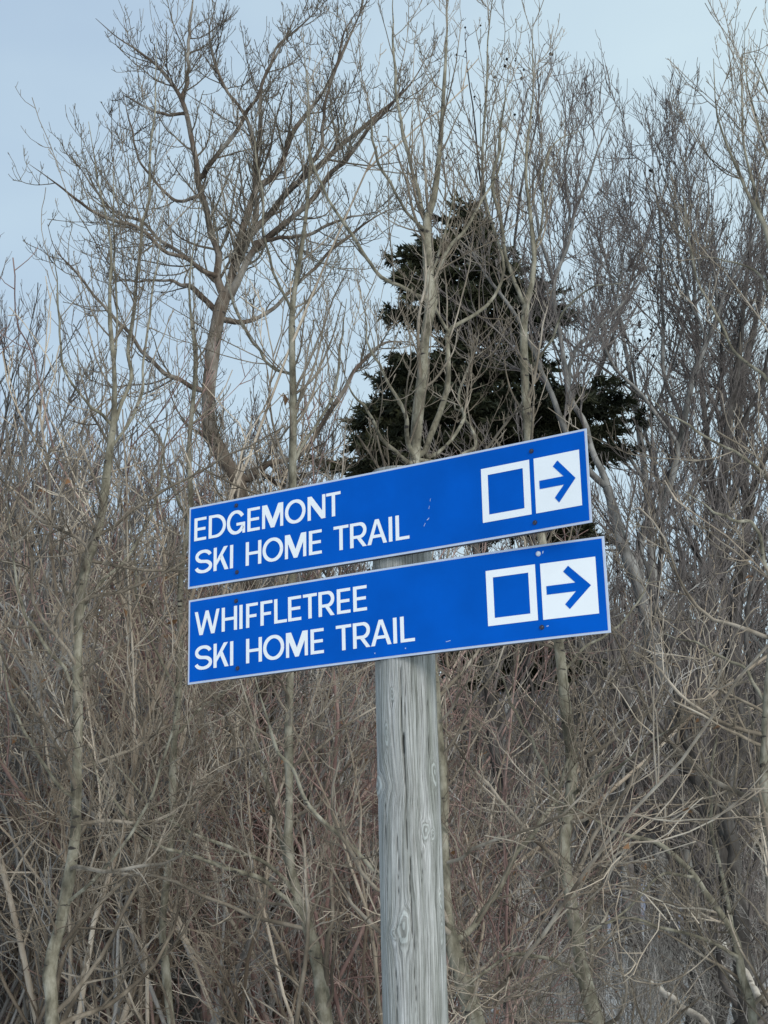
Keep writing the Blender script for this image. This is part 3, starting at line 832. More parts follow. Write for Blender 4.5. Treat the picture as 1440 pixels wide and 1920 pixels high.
traced_tree('poplar_sapling', 'olive poplar right behind the post, forked low down and again above the signs', 'tree',
    [(895, 1925, 22), (877, 1847, 21), (860, 1783, 19), (846, 1735, 15), (841, 1675, 11), (835, 1567, 10), (829, 1460, 9.5), (815, 1340, 11), (795, 1150, 14), (782, 1000, 15), (780, 880, 14), (790, 770, 13), (799, 698, 12), (797, 636, 12), (801, 573, 12), (798, 500, 11), (800, 410, 9), (813, 373, 7.5), (823, 300, 6.5), (829, 200, 6), (833, 100, 5), (836, 0, 4), (838, -60, 3)],
    [
        dict(dz=.6, p=[(862, 1760, 11), (890, 1730, 8), (928, 1675, 7.5), (966, 1610, 7), (1009, 1546, 6), (1038, 1500, 5), (1062, 1440, 4), (1085, 1370, 3), (1100, 1290, 2)]),
        dict(dz=-1.0, p=[(846, 1730, 8), (780, 1690, 6), (707, 1633, 6.5), (670, 1595, 6), (633, 1567, 6), (583, 1513, 5.5), (550, 1440, 5), (523, 1407, 5), (503, 1357, 4.5), (488, 1310, 4), (470, 1230, 3)]),
        dict(dz=.4, p=[(800, 412, 7), (790, 385, 6), (770, 310, 5), (753, 240, 4.5), (742, 167, 4), (737, 80, 3.4), (737, -20, 2.4)]),
        dict(dz=-.5, p=[(797, 440, 5), (780, 417, 4.5), (740, 360, 4), (710, 307, 4), (697, 233, 3), (692, 170, 2)]),
        dict(dz=-.9, p=[(800, 565, 7), (770, 545, 6), (733, 527, 5.5), (693, 493, 5), (667, 450, 5), (630, 400, 4.5), (607, 353, 4), (582, 300, 3.5), (577, 220, 3), (578, 140, 2)]),
        dict(dz=.7, p=[(788, 870, 10), (805, 825, 9), (822, 782, 8.5), (840, 716, 8), (844, 650, 7), (846, 622, 6.5), (871, 606, 5.5), (916, 573, 5), (945, 510, 4.5), (928, 440, 4), (912, 380, 4), (903, 300, 3.6), (907, 200, 3.4), (915, 90, 3), (923, 0, 2.4), (928, -40, 1.6)]),
        dict(dz=-.3, p=[(844, 625, 5), (832, 610, 4.5), (815, 575, 4), (808, 520, 3.5), (830, 450, 3), (850, 380, 2.4), (862, 300, 2)]),
        dict(dz=.3, p=[(800, 640, 7), (815, 560, 6), (825, 500, 5.5), (870, 430, 5), (900, 380, 4), (930, 330, 3), (950, 250, 2.4), (962, 180, 1.6)]),
        dict(dz=-.7, p=[(780, 870, 9), (768, 830, 7), (760, 780, 6), (735, 730, 4.5), (712, 690, 4), (690, 640, 3), (680, 560, 2.4)]),
        dict(dz=-.7, p=[(775, 870, 7), (745, 850, 6), (712, 812, 5), (690, 770, 4), (660, 735, 3), (640, 680, 2)]),
        dict(dz=.9, p=[(795, 860, 7), (830, 840, 5), (870, 790, 5), (860, 740, 4), (880, 690, 3), (900, 630, 2.4)]),
        dict(dz=.9, p=[(790, 865, 7), (850, 860, 5), (890, 830, 4.5), (870, 780, 4), (840, 745, 3)]),
    ], 8.8, 'sapling', M_olive, M_olive_tw, zsplit=4.3)

traced_tree('poplar_sapling', 'slim olive poplar at the far left with twin upright leaders', 'tree',
    [(98, 1925, 17), (90, 1826, 15), (112, 1740, 14), (128, 1655, 13), (141, 1570, 12.5), (143, 1484, 12), (147, 1356, 11), (146, 1228, 11), (149, 1120, 11), (162, 1053, 10.5), (187, 980, 10), (197, 913, 10), (204, 847, 9), (211, 803, 8.5), (213, 763, 6.5), (213, 693, 5.5), (206, 613, 5), (206, 547, 4.5), (208, 480, 4), (200, 420, 3.5), (192, 370, 3), (180, 300, 2.4), (166, 230, 1.6)],
    [
        dict(dz=.4, p=[(212, 805, 6), (227, 763, 6), (247, 713, 5.5), (241, 667, 5), (248, 613, 5), (255, 547, 5), (261, 480, 4.5), (266, 420, 4.5), (276, 370, 4), (283, 270, 3.4), (289, 200, 2.8), (293, 110, 2), (296, 60, 1.5)]),
        dict(dz=-.5, p=[(203, 800, 5), (185, 775, 4.5), (160, 747, 4), (123, 697, 3.6), (111, 630, 3), (106, 547, 2.6), (103, 470, 2)]),
        dict(dz=.3, p=[(200, 850, 4), (240, 800, 4), (265, 740, 4), (272, 660, 3.4), (285, 560, 3), (298, 470, 2.4), (303, 400, 1.6)]),
        dict(dz=-.7, p=[(145, 1300, 6), (110, 1240, 5), (60, 1180, 4.5), (35, 1110, 4), (20, 1010, 3), (12, 920, 2)]),
        dict(dz=.7, p=[(147, 1170, 6), (180, 1100, 5), (235, 1050, 4.5), (275, 980, 4), (300, 900, 3.4), (310, 820, 2.6), (330, 740, 2)]),
        dict(dz=-.4, p=[(142, 1500, 7), (100, 1460, 5), (64, 1313 + 90, 4.5), (26, 1330, 4), (8, 1250, 3), (-10, 1150, 2)]),
        dict(dz=-.8, p=[(120, 1700, 6), (180, 1640, 5), (250, 1560, 4.5), (300, 1440, 4), (330, 1330, 3), (345, 1200, 2)]),
        dict(dz=.2, p=[(212, 690, 3.4), (222, 600, 3), (216, 520, 3), (214, 400, 2.4), (213, 300, 1.6)]),
    ], 9.0, 'sapling', M_olive, M_olive_tw, zsplit=4.4)

traced_tree('poplar_sapling', 'olive poplar behind the signs\' right end, its trunk seen between them', 'tree',
    [(1122, 1925, 19), (1100, 1847, 17), (1083, 1761, 15), (1063, 1654, 14), (1054, 1589, 13), (1065, 1530, 14), (1072, 1438, 13), (1062, 1352, 12.5), (1053, 1266, 12), (1043, 1190, 11), (1022, 1080, 10.5), (1005, 990, 10), (995, 880, 9.5), (991, 800, 9), (989, 720, 9), (988, 640, 9), (987, 575, 8.5), (993, 545, 6.5), (998, 493, 6), (992, 410, 5), (985, 330, 4.5), (994, 240, 4), (1000, 170, 3.5), (998, 100, 3), (999, 33, 1.8)],
    [
        dict(dz=-.4, p=[(987, 575, 7), (962, 532, 5.5), (943, 471, 5), (938, 418, 5), (926, 350, 4.5), (935, 280, 4), (945, 200, 3), (953, 120, 2)]),
        dict(dz=.5, p=[(1060, 1570, 8), (1040, 1500, 6), (1010, 1420, 5), (975, 1350, 4), (950, 1290, 3.6), (920, 1220, 3)]),
        dict(dz=-.6, p=[(1068, 1500, 6), (1110, 1460, 4.5), (1170, 1430, 4), (1230, 1380, 3), (1290, 1350, 2)]),
        dict(dz=.3, p=[(1050, 1270, 5), (1090, 1220, 4), (1150, 1180, 3.4), (1200, 1120, 2.6), (1230, 1050, 2)]),
        dict(dz=-.6, p=[(990, 700, 4), (1030, 640, 3.6), (1060, 580, 3), (1110, 540, 2.6), (1180, 530, 2)]),
        dict(dz=-.8, p=[(1100, 1840, 7), (1040, 1800, 6), (960, 1790, 5), (900, 1830, 4), (840, 1880, 3)]),
        dict(dz=.3, p=[(996, 500, 4), (1012, 430, 3.5), (1020, 330, 3), (1040, 270, 2.4), (1100, 240, 2)]),
    ], 9.3, 'sapling', M_olive, M_olive_tw, zsplit=4.5)

traced_tree('poplar_sapling', 'thin grey-olive sapling left of the lower sign, straight and half lost in the thicket', 'tree',
    [(322, 1925, 10), (313, 1820, 9.5), (308, 1740, 9), (318, 1640, 8.5), (324, 1570, 8), (330, 1400, 8), (336, 1200, 7), (342, 1080, 6.5), (356, 950, 6), (358, 820, 5.5), (364, 700, 4.5), (358, 600, 4), (358, 520, 3.5), (372, 420, 2.6), (376, 350, 1.6)],
    [
        dict(dz=.5, p=[(330, 1380, 5), (370, 1330, 4), (420, 1300, 3.4), (460, 1240, 2.6)]),
        dict(dz=-.5, p=[(333, 1300, 5), (290, 1220, 4), (262, 1130, 3.4), (250, 1030, 2.6), (240, 950, 2)]),
        dict(dz=.5, p=[(352, 980, 4), (320, 900, 3.4), (300, 830, 3), (262, 770, 2.2)]),
    ], 10.2, 'sapling', M_olive, M_olive_tw, zsplit=4.9)

traced_tree('leaning_sapling', 'thin sapling in the lower right corner arching over to the left', 'tree',
    [(1412, 1925, 12), (1397, 1826, 10), (1376, 1757, 9), (1338, 1688, 7), (1294, 1636, 6.5), (1233, 1585, 5.5), (1156, 1559, 4), (1096, 1524, 3), (1040, 1500, 2)],
    [
        dict(dz=.4, p=[(1376, 1757, 7), (1358, 1671, 6), (1337, 1567, 5), (1330, 1470, 4), (1340, 1380, 3), (1330, 1290, 2)]),
        dict(dz=-.4, p=[(1300, 1645, 5), (1240, 1640, 4), (1180, 1700, 3.5), (1120, 1740, 3), (1080, 1760, 2)]),
        dict(dz=-.3, p=[(1390, 1800, 6), (1320, 1760, 5), (1240, 1740, 4.5), (1180, 1725, 3.6), (1100, 1740, 2.6)]),
    ], 8.6, 'lower', M_olive, M_olive_tw, zsplit=9)

traced_tree('poplar_sapling', 'olive poplar cut by the right edge, long whips reaching in over the sky', 'tree',
    [(1462, 1925, 22), (1450, 1700, 20), (1442, 1530, 17), (1437, 1430, 15), (1440, 1300, 13), (1452, 1100, 12), (1462, 900, 11), (1465, 700, 10), (1458, 560, 9), (1440, 440, 7), (1403, 367, 5.5), (1385, 325, 5), (1367, 283, 4.5), (1352, 240, 4), (1343, 200, 3.4), (1337, 113, 2)],
    [
        dict(dz=.4, p=[(1458, 540, 6), (1440, 440, 5), (1412, 345, 4.5), (1398, 290, 4), (1393, 233, 3.4), (1390, 167, 3), (1393, 77, 2)]),
        dict(dz=-.5, p=[(1465, 700, 7), (1500, 500, 6), (1490, 380, 5), (1440, 290, 4), (1425, 240, 3.4), (1400, 160, 2.6), (1397, 40, 1.6)]),
        dict(dz=-.5, p=[(1490, 380, 5), (1470, 240, 4), (1440, 165, 3), (1400, 90, 2)]),
        dict(dz=-.3, p=[(1455, 960, 6), (1437, 900, 5), (1400, 860, 4.5), (1359, 837, 4), (1310, 810, 3.4), (1272, 787, 3), (1210, 740, 2)]),
        dict(dz=.5, p=[(1465, 760, 6), (1440, 716, 5), (1384, 662, 4.5), (1350, 600, 4), (1310, 530, 3.4), (1290, 440, 2.6), (1280, 350, 1.8)]),
        dict(dz=-.5, p=[(1448, 1130, 6), (1420, 990, 5), (1380, 975, 4.5), (1340, 960, 4), (1285, 925, 3)]),
        dict(dz=.2, p=[(1440, 1330, 6), (1400, 1260, 5), (1350, 1230, 4), (1290, 1200, 3), (1230, 1190, 2)]),
        dict(dz=.2, p=[(1462, 620, 5), (1440, 545, 4), (1400, 500, 3), (1300, 480, 2)]),
    ], 8.4, 'sapling', M_olive, M_olive_tw, zsplit=4.0)

traced_tree('maple_tree', 'pale grey maple forking just past the signs\' right edge, two stout limbs crossing the spruce', 'tree',
    [(1400, 1925, 26), (1380, 1750, 24), (1340, 1560, 22), (1306, 1460, 20), (1285, 1417, 18), (1259, 1331, 17), (1233, 1232, 16), (1212, 1160, 15), (1194, 1084, 14), (1175, 1037, 14), (1159, 975, 13), (1140, 912, 12)],
    [
        dict(dz=-.4, p=[(1140, 915, 10), (1106, 881, 9), (1080, 840, 8.5), (1059, 803, 8.5), (1041, 756, 8), (1019, 706, 7.5), (1000, 662, 7), (975, 610, 6), (947, 564, 5), (920, 525, 4.5), (898, 493, 4), (880, 460, 3), (868, 410, 2)]),
        dict(dz=.5, p=[(1140, 912, 10), (1131, 881, 9.5), (1109, 834, 9), (1094, 787, 8.5), (1072, 750, 8), (1062, 700, 7.5), (1056, 662, 7), (1050, 620, 6.5), (1040, 573, 6), (1044, 516, 5.5), (1070, 443, 5), (1078, 393, 4.5), (1103, 333, 4), (1133, 253, 3), (1157, 187, 2)]),
        dict(dz=.9, p=[(1074, 752, 6), (1066, 706, 6), (1081, 656, 6), (1110, 625, 5), (1137, 600, 4.5), (1175, 560, 4), (1200, 520, 2.6)]),
        dict(dz=-.8, p=[(1041, 530, 5), (1020, 470, 4.5), (1005, 400, 4), (1000, 330, 3.4), (1020, 250, 2.6)]),
        dict(dz=.6, p=[(1044, 516, 5), (1060, 450, 4), (1066, 380, 3.6), (1060, 300, 3), (1080, 220, 2)]),
        dict(dz=.4, p=[(1175, 560, 3), (1120, 480, 3), (1100, 420, 2.6)]),
    ], 16.0, 'maple', M_grey, M_grey_tw, l1scale=.42, lowform='maple')

traced_tree('maple_tree', 'dark thin maple between the lower sign and the right-hand grove, forked like a wishbone', 'tree',
    [(1330, 1925, 16), (1300, 1700, 15), (1262, 1480, 14), (1225, 1250, 12), (1200, 1110, 11), (1194, 1053, 10), (1203, 991, 9), (1241, 950, 8.5), (1259, 897, 8), (1281, 794, 7.5), (1300, 710, 7), (1318, 660, 6.5), (1344, 600, 6), (1362, 540, 5), (1410, 450, 4), (1425, 380, 3), (1432, 330, 2)],
    [
        dict(dz=.8, p=[(1281, 794, 6), (1262, 750, 6), (1247, 712, 6), (1243, 650, 5.5), (1244, 600, 5), (1243, 540, 4.5), (1240, 467, 4), (1238, 400, 3.5), (1225, 330, 3), (1222, 265, 2)]),
        dict(dz=-.6, p=[(1265, 870, 6), (1269, 834, 5.5), (1237, 787, 5.5), (1203, 737, 5), (1156, 694, 4.5), (1125, 635, 4), (1090, 590, 3), (1060, 560, 2)]),
        dict(dz=.3, p=[(1310, 700, 5), (1320, 633, 5), (1290, 560, 4.5), (1275, 480, 4), (1268, 400, 3.5), (1245, 330, 3), (1225, 270, 2)]),
        dict(dz=.3, p=[(1345, 600, 4), (1340, 520, 3.6), (1325, 440, 3), (1330, 360, 2.4), (1318, 290, 1.8)]),
        dict(dz=-.8, p=[(1156, 694, 3), (1150, 600, 3), (1160, 540, 2.6), (1175, 450, 2)]),
    ], 17.5, 'maple', M_grey, M_grey_tw, l1scale=.62, lowform='maple')

traced_tree('maple_tree', 'tall dark-barked maple deep in the right-hand grove, close to the right edge', 'tree',
    [(1300, 1925, 22), (1302, 1700, 21), (1307, 1421, 19), (1319, 1245, 17), (1324, 1180, 16), (1330, 1080, 14), (1345, 960, 12), (1365, 850, 10), (1375, 760, 8.5), (1390, 650, 7), (1398, 540, 6), (1405, 440, 5), (1412, 360, 4), (1416, 290, 3)],
    [
        dict(dz=.8, p=[(1345, 960, 8), (1330, 880, 7), (1325, 800, 6), (1345, 740, 5.5), (1355, 660, 5), (1348, 560, 4), (1340, 470, 3), (1335, 380, 2)]),
        dict(dz=-.6, p=[(1360, 870, 7), (1390, 800, 6), (1420, 740, 5), (1440, 660, 4.5), (1450, 560, 4), (1455, 460, 3)]),
        dict(dz=.6, p=[(1330, 1080, 7), (1290, 1000, 6), (1265, 930, 5), (1255, 860, 4), (1230, 800, 3)]),
    ], 18.5, 'maple', M_dark, M_grey_tw, l1scale=.75, lowform='maple')

traced_tree('maple_tree', 'black-trunked maple on the right, beside the tall one, wavy and leaning outward', 'tree',
    [(1345, 1925, 20), (1350, 1700, 19), (1350, 1481, 18), (1354, 1438, 17), (1371, 1288, 16), (1380, 1180, 14), (1392, 1060, 12), (1400, 960, 11), (1385, 870, 10), (1382, 770, 9), (1395, 690, 8), (1420, 600, 7), (1430, 500, 5.5), (1428, 400, 4), (1440, 320, 3)],
    [
        dict(dz=.7, p=[(1384, 850, 6), (1360, 790, 6), (1350, 730, 5.5), (1355, 670, 5)]),
        dict(dz=-.5, p=[(1400, 960, 7), (1430, 880, 6), (1460, 800, 5)]),
        dict(dz=-.5, p=[(1392, 1060, 7), (1430, 1000, 6), (1470, 960, 5)]),
    ], 20.0, 'maple', M_dark, M_grey_tw, l1scale=.75, lowform='maple')

traced_tree('leaning_tree', 'dark leaning tree slanting up to the left from the grove to below the lower sign', 'tree',
    [(1420, 1925, 20), (1370, 1680, 18), (1320, 1500, 16), (1272, 1412, 15), (1240, 1378, 13), (1207, 1344, 12), (1147, 1275, 11), (1110, 1235, 10), (1078, 1195, 9), (1040, 1120, 7), (1010, 1050, 5), (985, 960, 3)],
    [
        dict(dz=.4, p=[(1320, 1500, 12), (1310, 1440, 11), (1285, 1380, 10), (1262, 1300, 9), (1255, 1230, 8), (1240, 1160, 7), (1210, 1060, 5), (1190, 960, 4)]),
        dict(dz=-.4, p=[(1345, 1580, 11), (1370, 1480, 10), (1400, 1390, 9), (1418, 1300, 8), (1400, 1200, 7), (1408, 1100, 6), (1430, 1000, 5)]),
        dict(dz=.3, p=[(1147, 1275, 5), (1180, 1250, 4), (1210, 1200, 4), (1230, 1130, 3), (1236, 1060, 2)]),
    ], 13.0, 'maple', M_dark, M_grey_tw, l1scale=.5, lowform='maple')
traced_tree('broken_trunk', 'black rotten trunk beside the right edge, low in the grove', 'tree',
    [(1390, 1925, 24), (1392, 1800, 22), (1385, 1690, 17), (1378, 1600, 15), (1362, 1520, 13), (1375, 1440, 12), (1392, 1360, 10), (1388, 1280, 8)],
    [dict(dz=.3, p=[(1380, 1620, 9), (1350, 1560, 7), (1322, 1520, 6), (1300, 1440, 4)])], 12.4, 'maple', M_dark, M_grey_tw, l1scale=.3, lowform='maple')
traced_tree('thin_dark_tree', 'thin dark tree right of the post, between it and the olive poplar', 'tree',
    [(975, 1925, 15), (965, 1740, 14), (958, 1600, 13), (945, 1480, 12), (925, 1380, 12), (918, 1300, 11), (908, 1200, 10), (900, 1100, 9), (890, 1000, 7)],
    [dict(dz=.3, p=[(945, 1480, 7), (985, 1400, 6), (1000, 1310, 5), (985, 1230, 4), (990, 1140, 3)])], 13.2, 'maple', M_dark, M_grey_tw, l1scale=.3, lowform='maple')

# broken birch log lying aslant in the lower right
lg = empty('birch_log', tuple(P(1199, 1834, 10.5) * np.array([1, 1, 0])), 'pale broken birch limb lying aslant in the tangle at the lower right', 'fallen log')
lo_ = np.array(lg.location)
for pth in ([(1197, 1832, 6), (1222, 1846, 8), (1250, 1865, 9), (1280, 1888, 10), (1310, 1908, 11), (1350, 1960, 12)], [(1345, 1762, 6), (1365, 1785, 9), (1390, 1815, 11), (1412, 1850, 10), (1445, 1895, 12)]):
    q, r_ = trace(pth, 10.5, -.8)
    r_ = r_ * (1 + .09 * (rng.random(len(r_)) - .5) * 2) * .75 * np.interp(np.arange(44), [0, 5], [.35, 1])
    a = Acc(); a.tube(q[None], r_[None], 10); a.build('log_piece', M_log, lg, offset=lo_)

# ------------------------------------------------------------------ the spruce
mt, t, b = new_mat('spruce_needles')
n = t.nodes.new; l = t.links.new
g = n('ShaderNodeTexCoord'); a = n('ShaderNodeTexNoise'); a.inputs['Scale'].default_value = 2.2; a.inputs['Detail'].default_value = 6; l(g.outputs['Object'], a.inputs[0])
r = n('ShaderNodeValToRGB'); r.color_ramp.elements[0].position = .35; r.color_ramp.elements[0].color = (.020, .026, .015, 1)
r.color_ramp.elements[1].position = .72; r.color_ramp.elements[1].color = (.085, .084, .040, 1)
l(a.outputs['Fac'], r.inputs[0]); l(r.outputs[0], b.inputs['Base Color']); b.inputs['Roughness'].default_value = .6
M_needle = mt
SY = 20.0
tp, tr = trace([(958, 1925, 22), (950, 1600, 20), (935, 1400, 18), (915, 1250, 15), (900, 950, 12), (885, 650, 8), (872, 450, 4), (868, 395, 2)], SY, 0)
SO = np.array([tp[0, 0], SY, 0.0])
sp = empty('spruce_tree', tuple(SO), 'dark green spruce with ragged tiers of boughs standing behind the signs', 'tree')
a = Acc(); a.tube(tp[None], tr[None], 12); a.build('trunk', M_dark, sp, offset=SO)
prof = np.array([[392, 14, 14], [405, 45, 36], [430, 60, 45], [455, 62, 50], [475, 150, 60], [500, 175, 75], [530, 170, 105], [560, 150, 150], [590, 165, 195], [612, 190, 205], [632, 60, 90], [655, 40, 50],
                 [680, 150, 110], [705, 225, 120], [730, 235, 200], [760, 245, 265], [800, 255, 275], [830, 280, 270], [860, 290, 240], [900, 250, 200], [960, 230, 190], [1020, 200, 200], [1080, 120, 120], [1200, 60, 60], [1225, 90, 110], [1280, 100, 130]])
wood = Acc(); bough_lines = []
# tiers of boughs: photo height, reach to the left and to the right (px), number of boughs
tiers = [(398, 38, 30, 8), (412, 48, 40, 9), (428, 58, 46, 10), (446, 62, 50, 10), (462, 66, 54, 10), (480, 150, 60, 10), (496, 168, 75, 11), (512, 100, 105, 9), (534, 172, 95, 11), (550, 150, 120, 11),
         (572, 130, 165, 10), (590, 172, 195, 12), (604, 185, 215, 12), (624, 70, 150, 7), (652, 95, 125, 9), (668, 110, 110, 8), (690, 130, 110, 9), (704, 205, 130, 12), (718, 235, 150, 12), (764, 215, 262, 12), (780, 245, 275, 13), (806, 262, 290, 12),
         (834, 200, 300, 11), (850, 285, 240, 12), (868, 298, 200, 12), (915, 200, 160, 6), (985, 190, 215, 9), (1000, 200, 230, 9), (1110, 90, 150, 5), (1206, 120, 130, 12), (1222, 110, 140, 13), (1240, 100, 155, 13), (1256, 85, 165, 13), (1272, 80, 150, 12), (1290, 60, 110, 10)]
for yy, Lf, Rt, kn_ in tiers:
    a0_ = rng.uniform(0, 6.28)
    for q in range(kn_):
        azm = a0_ + q * 2 * math.pi / kn_ + rng.normal(0, .2)
        c_, s_ = math.cos(azm), math.sin(azm)
        Lpx = (Rt if c_ > 0 else Lf)
        if abs(c_) < .5: Lpx = (Rt + Lf) / 2 * .85
        Lm = Lpx * 20.5 / FPX * rng.uniform(.7, 1.05)
        zc = P(0, yy + 2 + rng.uniform(-5, 5), SY)[2]
        x0 = np.interp(zc, tp[:, 2], tp[:, 0]) + .08
        tt = np.linspace(0, 1, 10)
        droop = np.interp(yy, [392, 480, 1290], [-.05, .12, .26])
        # raise the near boughs and lower the far ones a little so that the tier reads level from below
        zl = zc + Lm * (-droop * tt + .12 * tt ** 3) + s_ * Lm * tt * .10
        jitter = np.cumsum(rng.normal(0, .018 * Lm, (10, 3)), axis=0) * tt[:, None]
        bough_lines.append(np.stack([x0 + c_ * Lm * tt, SY + s_ * Lm * tt * .7, zl], 1) + jitter)
BL = np.stack(bough_lines)
BLr = np.linspace(.022, .005, 10)[None] * np.ones((len(BL), 1))
wood.tube(BL, BLr, 4)
# lateral sprays, nearly level, then short sprays on them
A1, R1 = grow(BL, BLr, .062, .45, 50, 6, -.02, .06, t0=.18, rr=.5, rmin=.003, lenvar=.4)
A1[:, :, 2] = A1[:, :1, 2] + (A1[:, :, 2] - A1[:, :1, 2]) * .22
A2, R2 = grow(A1, R1, .11, (.12, .34), 45, 4, .04, .08, t0=.15, rr=.6, rmin=.002)
A2[:, :, 2] = A2[:, :1, 2] + (A2[:, :, 2] - A2[:, :1, 2]) * .35
wood.tube(A1, R1, 3)
tag(wood.build('boughs', M_dark, sp, offset=SO), kind='stuff')


def needles(lines, step, ln, wd):
    B, m_, _ = lines.shape
    Ls = np.linalg.norm(np.diff(lines, axis=1), axis=2).sum(1)
    cnt = np.maximum((Ls / step).astype(int), 1)
    idx = np.repeat(np.arange(B), cnt); M = len(idx)
    t_ = rng.random(M) * .999 * (m_ - 1)
    k_ = t_.astype(int); f_ = (t_ - k_)[:, None]
    pos = lines[idx, k_] * (1 - f_) + lines[idx, k_ + 1] * f_
    T = lines[idx, k_ + 1] - lines[idx, k_]; T /= np.linalg.norm(T, axis=1, keepdims=True) + 1e-9
    d = T * .8 + rng.normal(0, .5, (M, 3)); d /= np.linalg.norm(d, axis=1, keepdims=True)
    sd_ = np.cross(d, rng.normal(size=(M, 3))); sd_ /= np.linalg.norm(sd_, axis=1, keepdims=True) + 1e-9
    l_ = ln * rng.uniform(.6, 1.3, M)[:, None]; w_ = wd * rng.uniform(.7, 1.3, M)[:, None]
    V_ = np.stack([pos - sd_ * w_ * .5, pos + sd_ * w_ * .5, pos + d * l_ + sd_ * w_ * .12, pos + d * l_ - sd_ * w_ * .12], 1)
    F_ = np.arange(M * 4).reshape(M, 4)
    return V_.reshape(-1, 3), F_


nac = Acc()
for ln_, stp in ((A2, .012), (A1, .014), (BL, .02)):
    nac.add(*needles(ln_, stp, .10, .034))
fo = nac.build('foliage', M_needle, sp, smooth=False, offset=SO)
tag(fo, kind='stuff')
print('spruce needles', nac.n // 4, 'sprays', len(A1), len(A2))


# ------------------------------------------------------------------ free-grown bare trees (meshes shared between alike ones)
def bare_tree_meshes(seed, hgt, form='fine', fat=1.0, spread=1.0, den=1.0):
    global rng
    keep = rng; rng = np.random.default_rng(seed)
    n0 = 22
    tt = np.linspace(0, 1, n0)
    lean = rng.normal(0, .06, 2) * hgt
    tp_ = np.stack([lean[0] * tt ** 1.5 + .02 * hgt * np.sin(tt * 5 + seed), lean[1] * tt ** 1.5, hgt * tt], 1)
    rb_ = hgt * .0085 * fat
    tr_ = rb_ * (1 - tt) ** .8 + .008
    L1_, Rr1 = grow(tp_[None], tr_[None], hgt / 26 / den, (hgt * .25, hgt * .5), 34 * spread, 14, .22, .07, t0=.22, rr=.6, rmin=.014 * fat)
    L2_, Rr2 = grow(L1_, Rr1, .26, .38, 32 * spread, 9, .25, .09, t0=.15, rr=.6, rmin=.009 * fat)
    L3_, Rr3 = grow(L2_, Rr2, .20, .42, 32 * spread, 6, .25, .10, t0=.15, rr=.65, rmin=.0068 * fat, taper=.5)
    L4_, Rr4 = grow(L3_, Rr3, .20 / den, (.15, .5), 32 * spread, 4, .25, .10, t0=.2, rr=.7, rmin=.0055 * fat, taper=.6)
    tk = Acc(); tk.tube(tp_[None], tr_[None], 9); tk.tube(L1_, Rr1, 5)
    tw = Acc(); tw.tube(L2_, Rr2, 4); tw.tube(L3_, Rr3, 3); tw.tube(L4_, Rr4, 3)
    if den < 1 and len(L4_):
        tips = L4_[rng.choice(len(L4_), min(len(L4_), 500), replace=False), -1]
        o8 = np.array([[1, 0, 0], [-1, 0, 0], [0, 1, 0], [0, -1, 0], [0, 0, 1.3], [0, 0, -1.3]]) * .024
        q8 = np.array([[0, 2, 4, 4], [2, 1, 4, 4], [1, 3, 4, 4], [3, 0, 4, 4], [2, 0, 5, 5], [1, 2, 5, 5], [3, 1, 5, 5], [0, 3, 5, 5]])
        # dry seed bunches left on the twig tips, as closed little lozenges
        q6 = np.array([[4, 0, 5, 2], [4, 2, 5, 1], [4, 1, 5, 3], [4, 3, 5, 0]])
        VV = (tips[:, None] + o8[None] * rng.uniform(.5, 1.3, (len(tips), 1, 1))).reshape(-1, 3)
        FF = (q6[None] + (np.arange(len(tips)) * 6)[:, None, None]).reshape(-1, 4)
        tw.add(VV, FF)
    rng = keep
    return tk, tw


LIB = []
for sd_i, (hg, fat, spd, mb, mtw) in enumerate([(13, 1, 1, M_grey, M_grey_tw), (14.5, 1.1, .85, M_dark, M_grey_tw), (12, 1, 1.15, M_grey, M_br1), (15, 1.15, .9, M_grey, M_grey_tw), (14, 1.0, 1.25, M_dark, M_grey_tw), (14, 1.0, 1.35, M_grey, M_grey_tw)]):
    tk, tw = bare_tree_meshes(100 + sd_i, hg, fat=fat, spread=spd, den=.62 if sd_i > 3 else 1)
    o1 = tk.build('trunk', mb, None, link=False); o2 = tw.build('crown', mtw, None, link=False)
    hg = max(v.co.z for v in o2.data.vertices)
    LIB.append((o1.data, o2.data, hg)); print('lib tree', sd_i, len(o1.data.polygons), len(o2.data.polygons))


def place_tree(k_, px, Y, hgt, label, group=None, name='bare_tree', rot=None, lean=0.0):
    tk, tw, hg = LIB[k_]
    p = P(px, 1400, Y)
    e_ = empty(name, (p[0], Y, 0), label, 'tree', group)
    e_.rotation_euler = (0, lean, rot if rot is not None else rng.uniform(0, 6.28))
    s_ = hgt / hg
    e_.scale = (s_, s_, s_)
    for nm, dd in (('trunk', tk), ('crown', tw)):
        o = bpy.data.objects.new(nm, dd); COL.objects.link(o); o.parent = e_
    return e_


place_tree(1, -60, 22, 11.9, 'dense fine-twigged grey tree at the left edge, its crown fanning into the sky', rot=1.0)
place_tree(3, 45, 25, 12.2, 'second fine-twigged grey tree just right of the left-edge one, lower crown', rot=2.4)
place_tree(0, 110, 27, 12.0, 'third fine-twigged grey tree at the left, behind the twin-leader poplar', rot=4.4)
place_tree(2, -10, 28, 13.6, 'bare brown-twigged tree at the left edge behind the fine-twigged one', rot=3.3)
place_tree(5, 1250, 23, 14.4, 'bare tree behind the wishbone maple, right of the signs', rot=.3)
place_tree(4, 1370, 24, 14.6, 'bare tree in the middle of the upper right grove', rot=4.0)
place_tree(5, 1480, 25, 15.0, 'tall bare tree at the right edge behind the poplar whips', rot=5.2)
place_tree(4, 1075, 25, 17.3, 'bare tree behind the spruce whose twigs top out right of it', rot=2.9)
BG = 'bare trees of the wood behind the thicket'
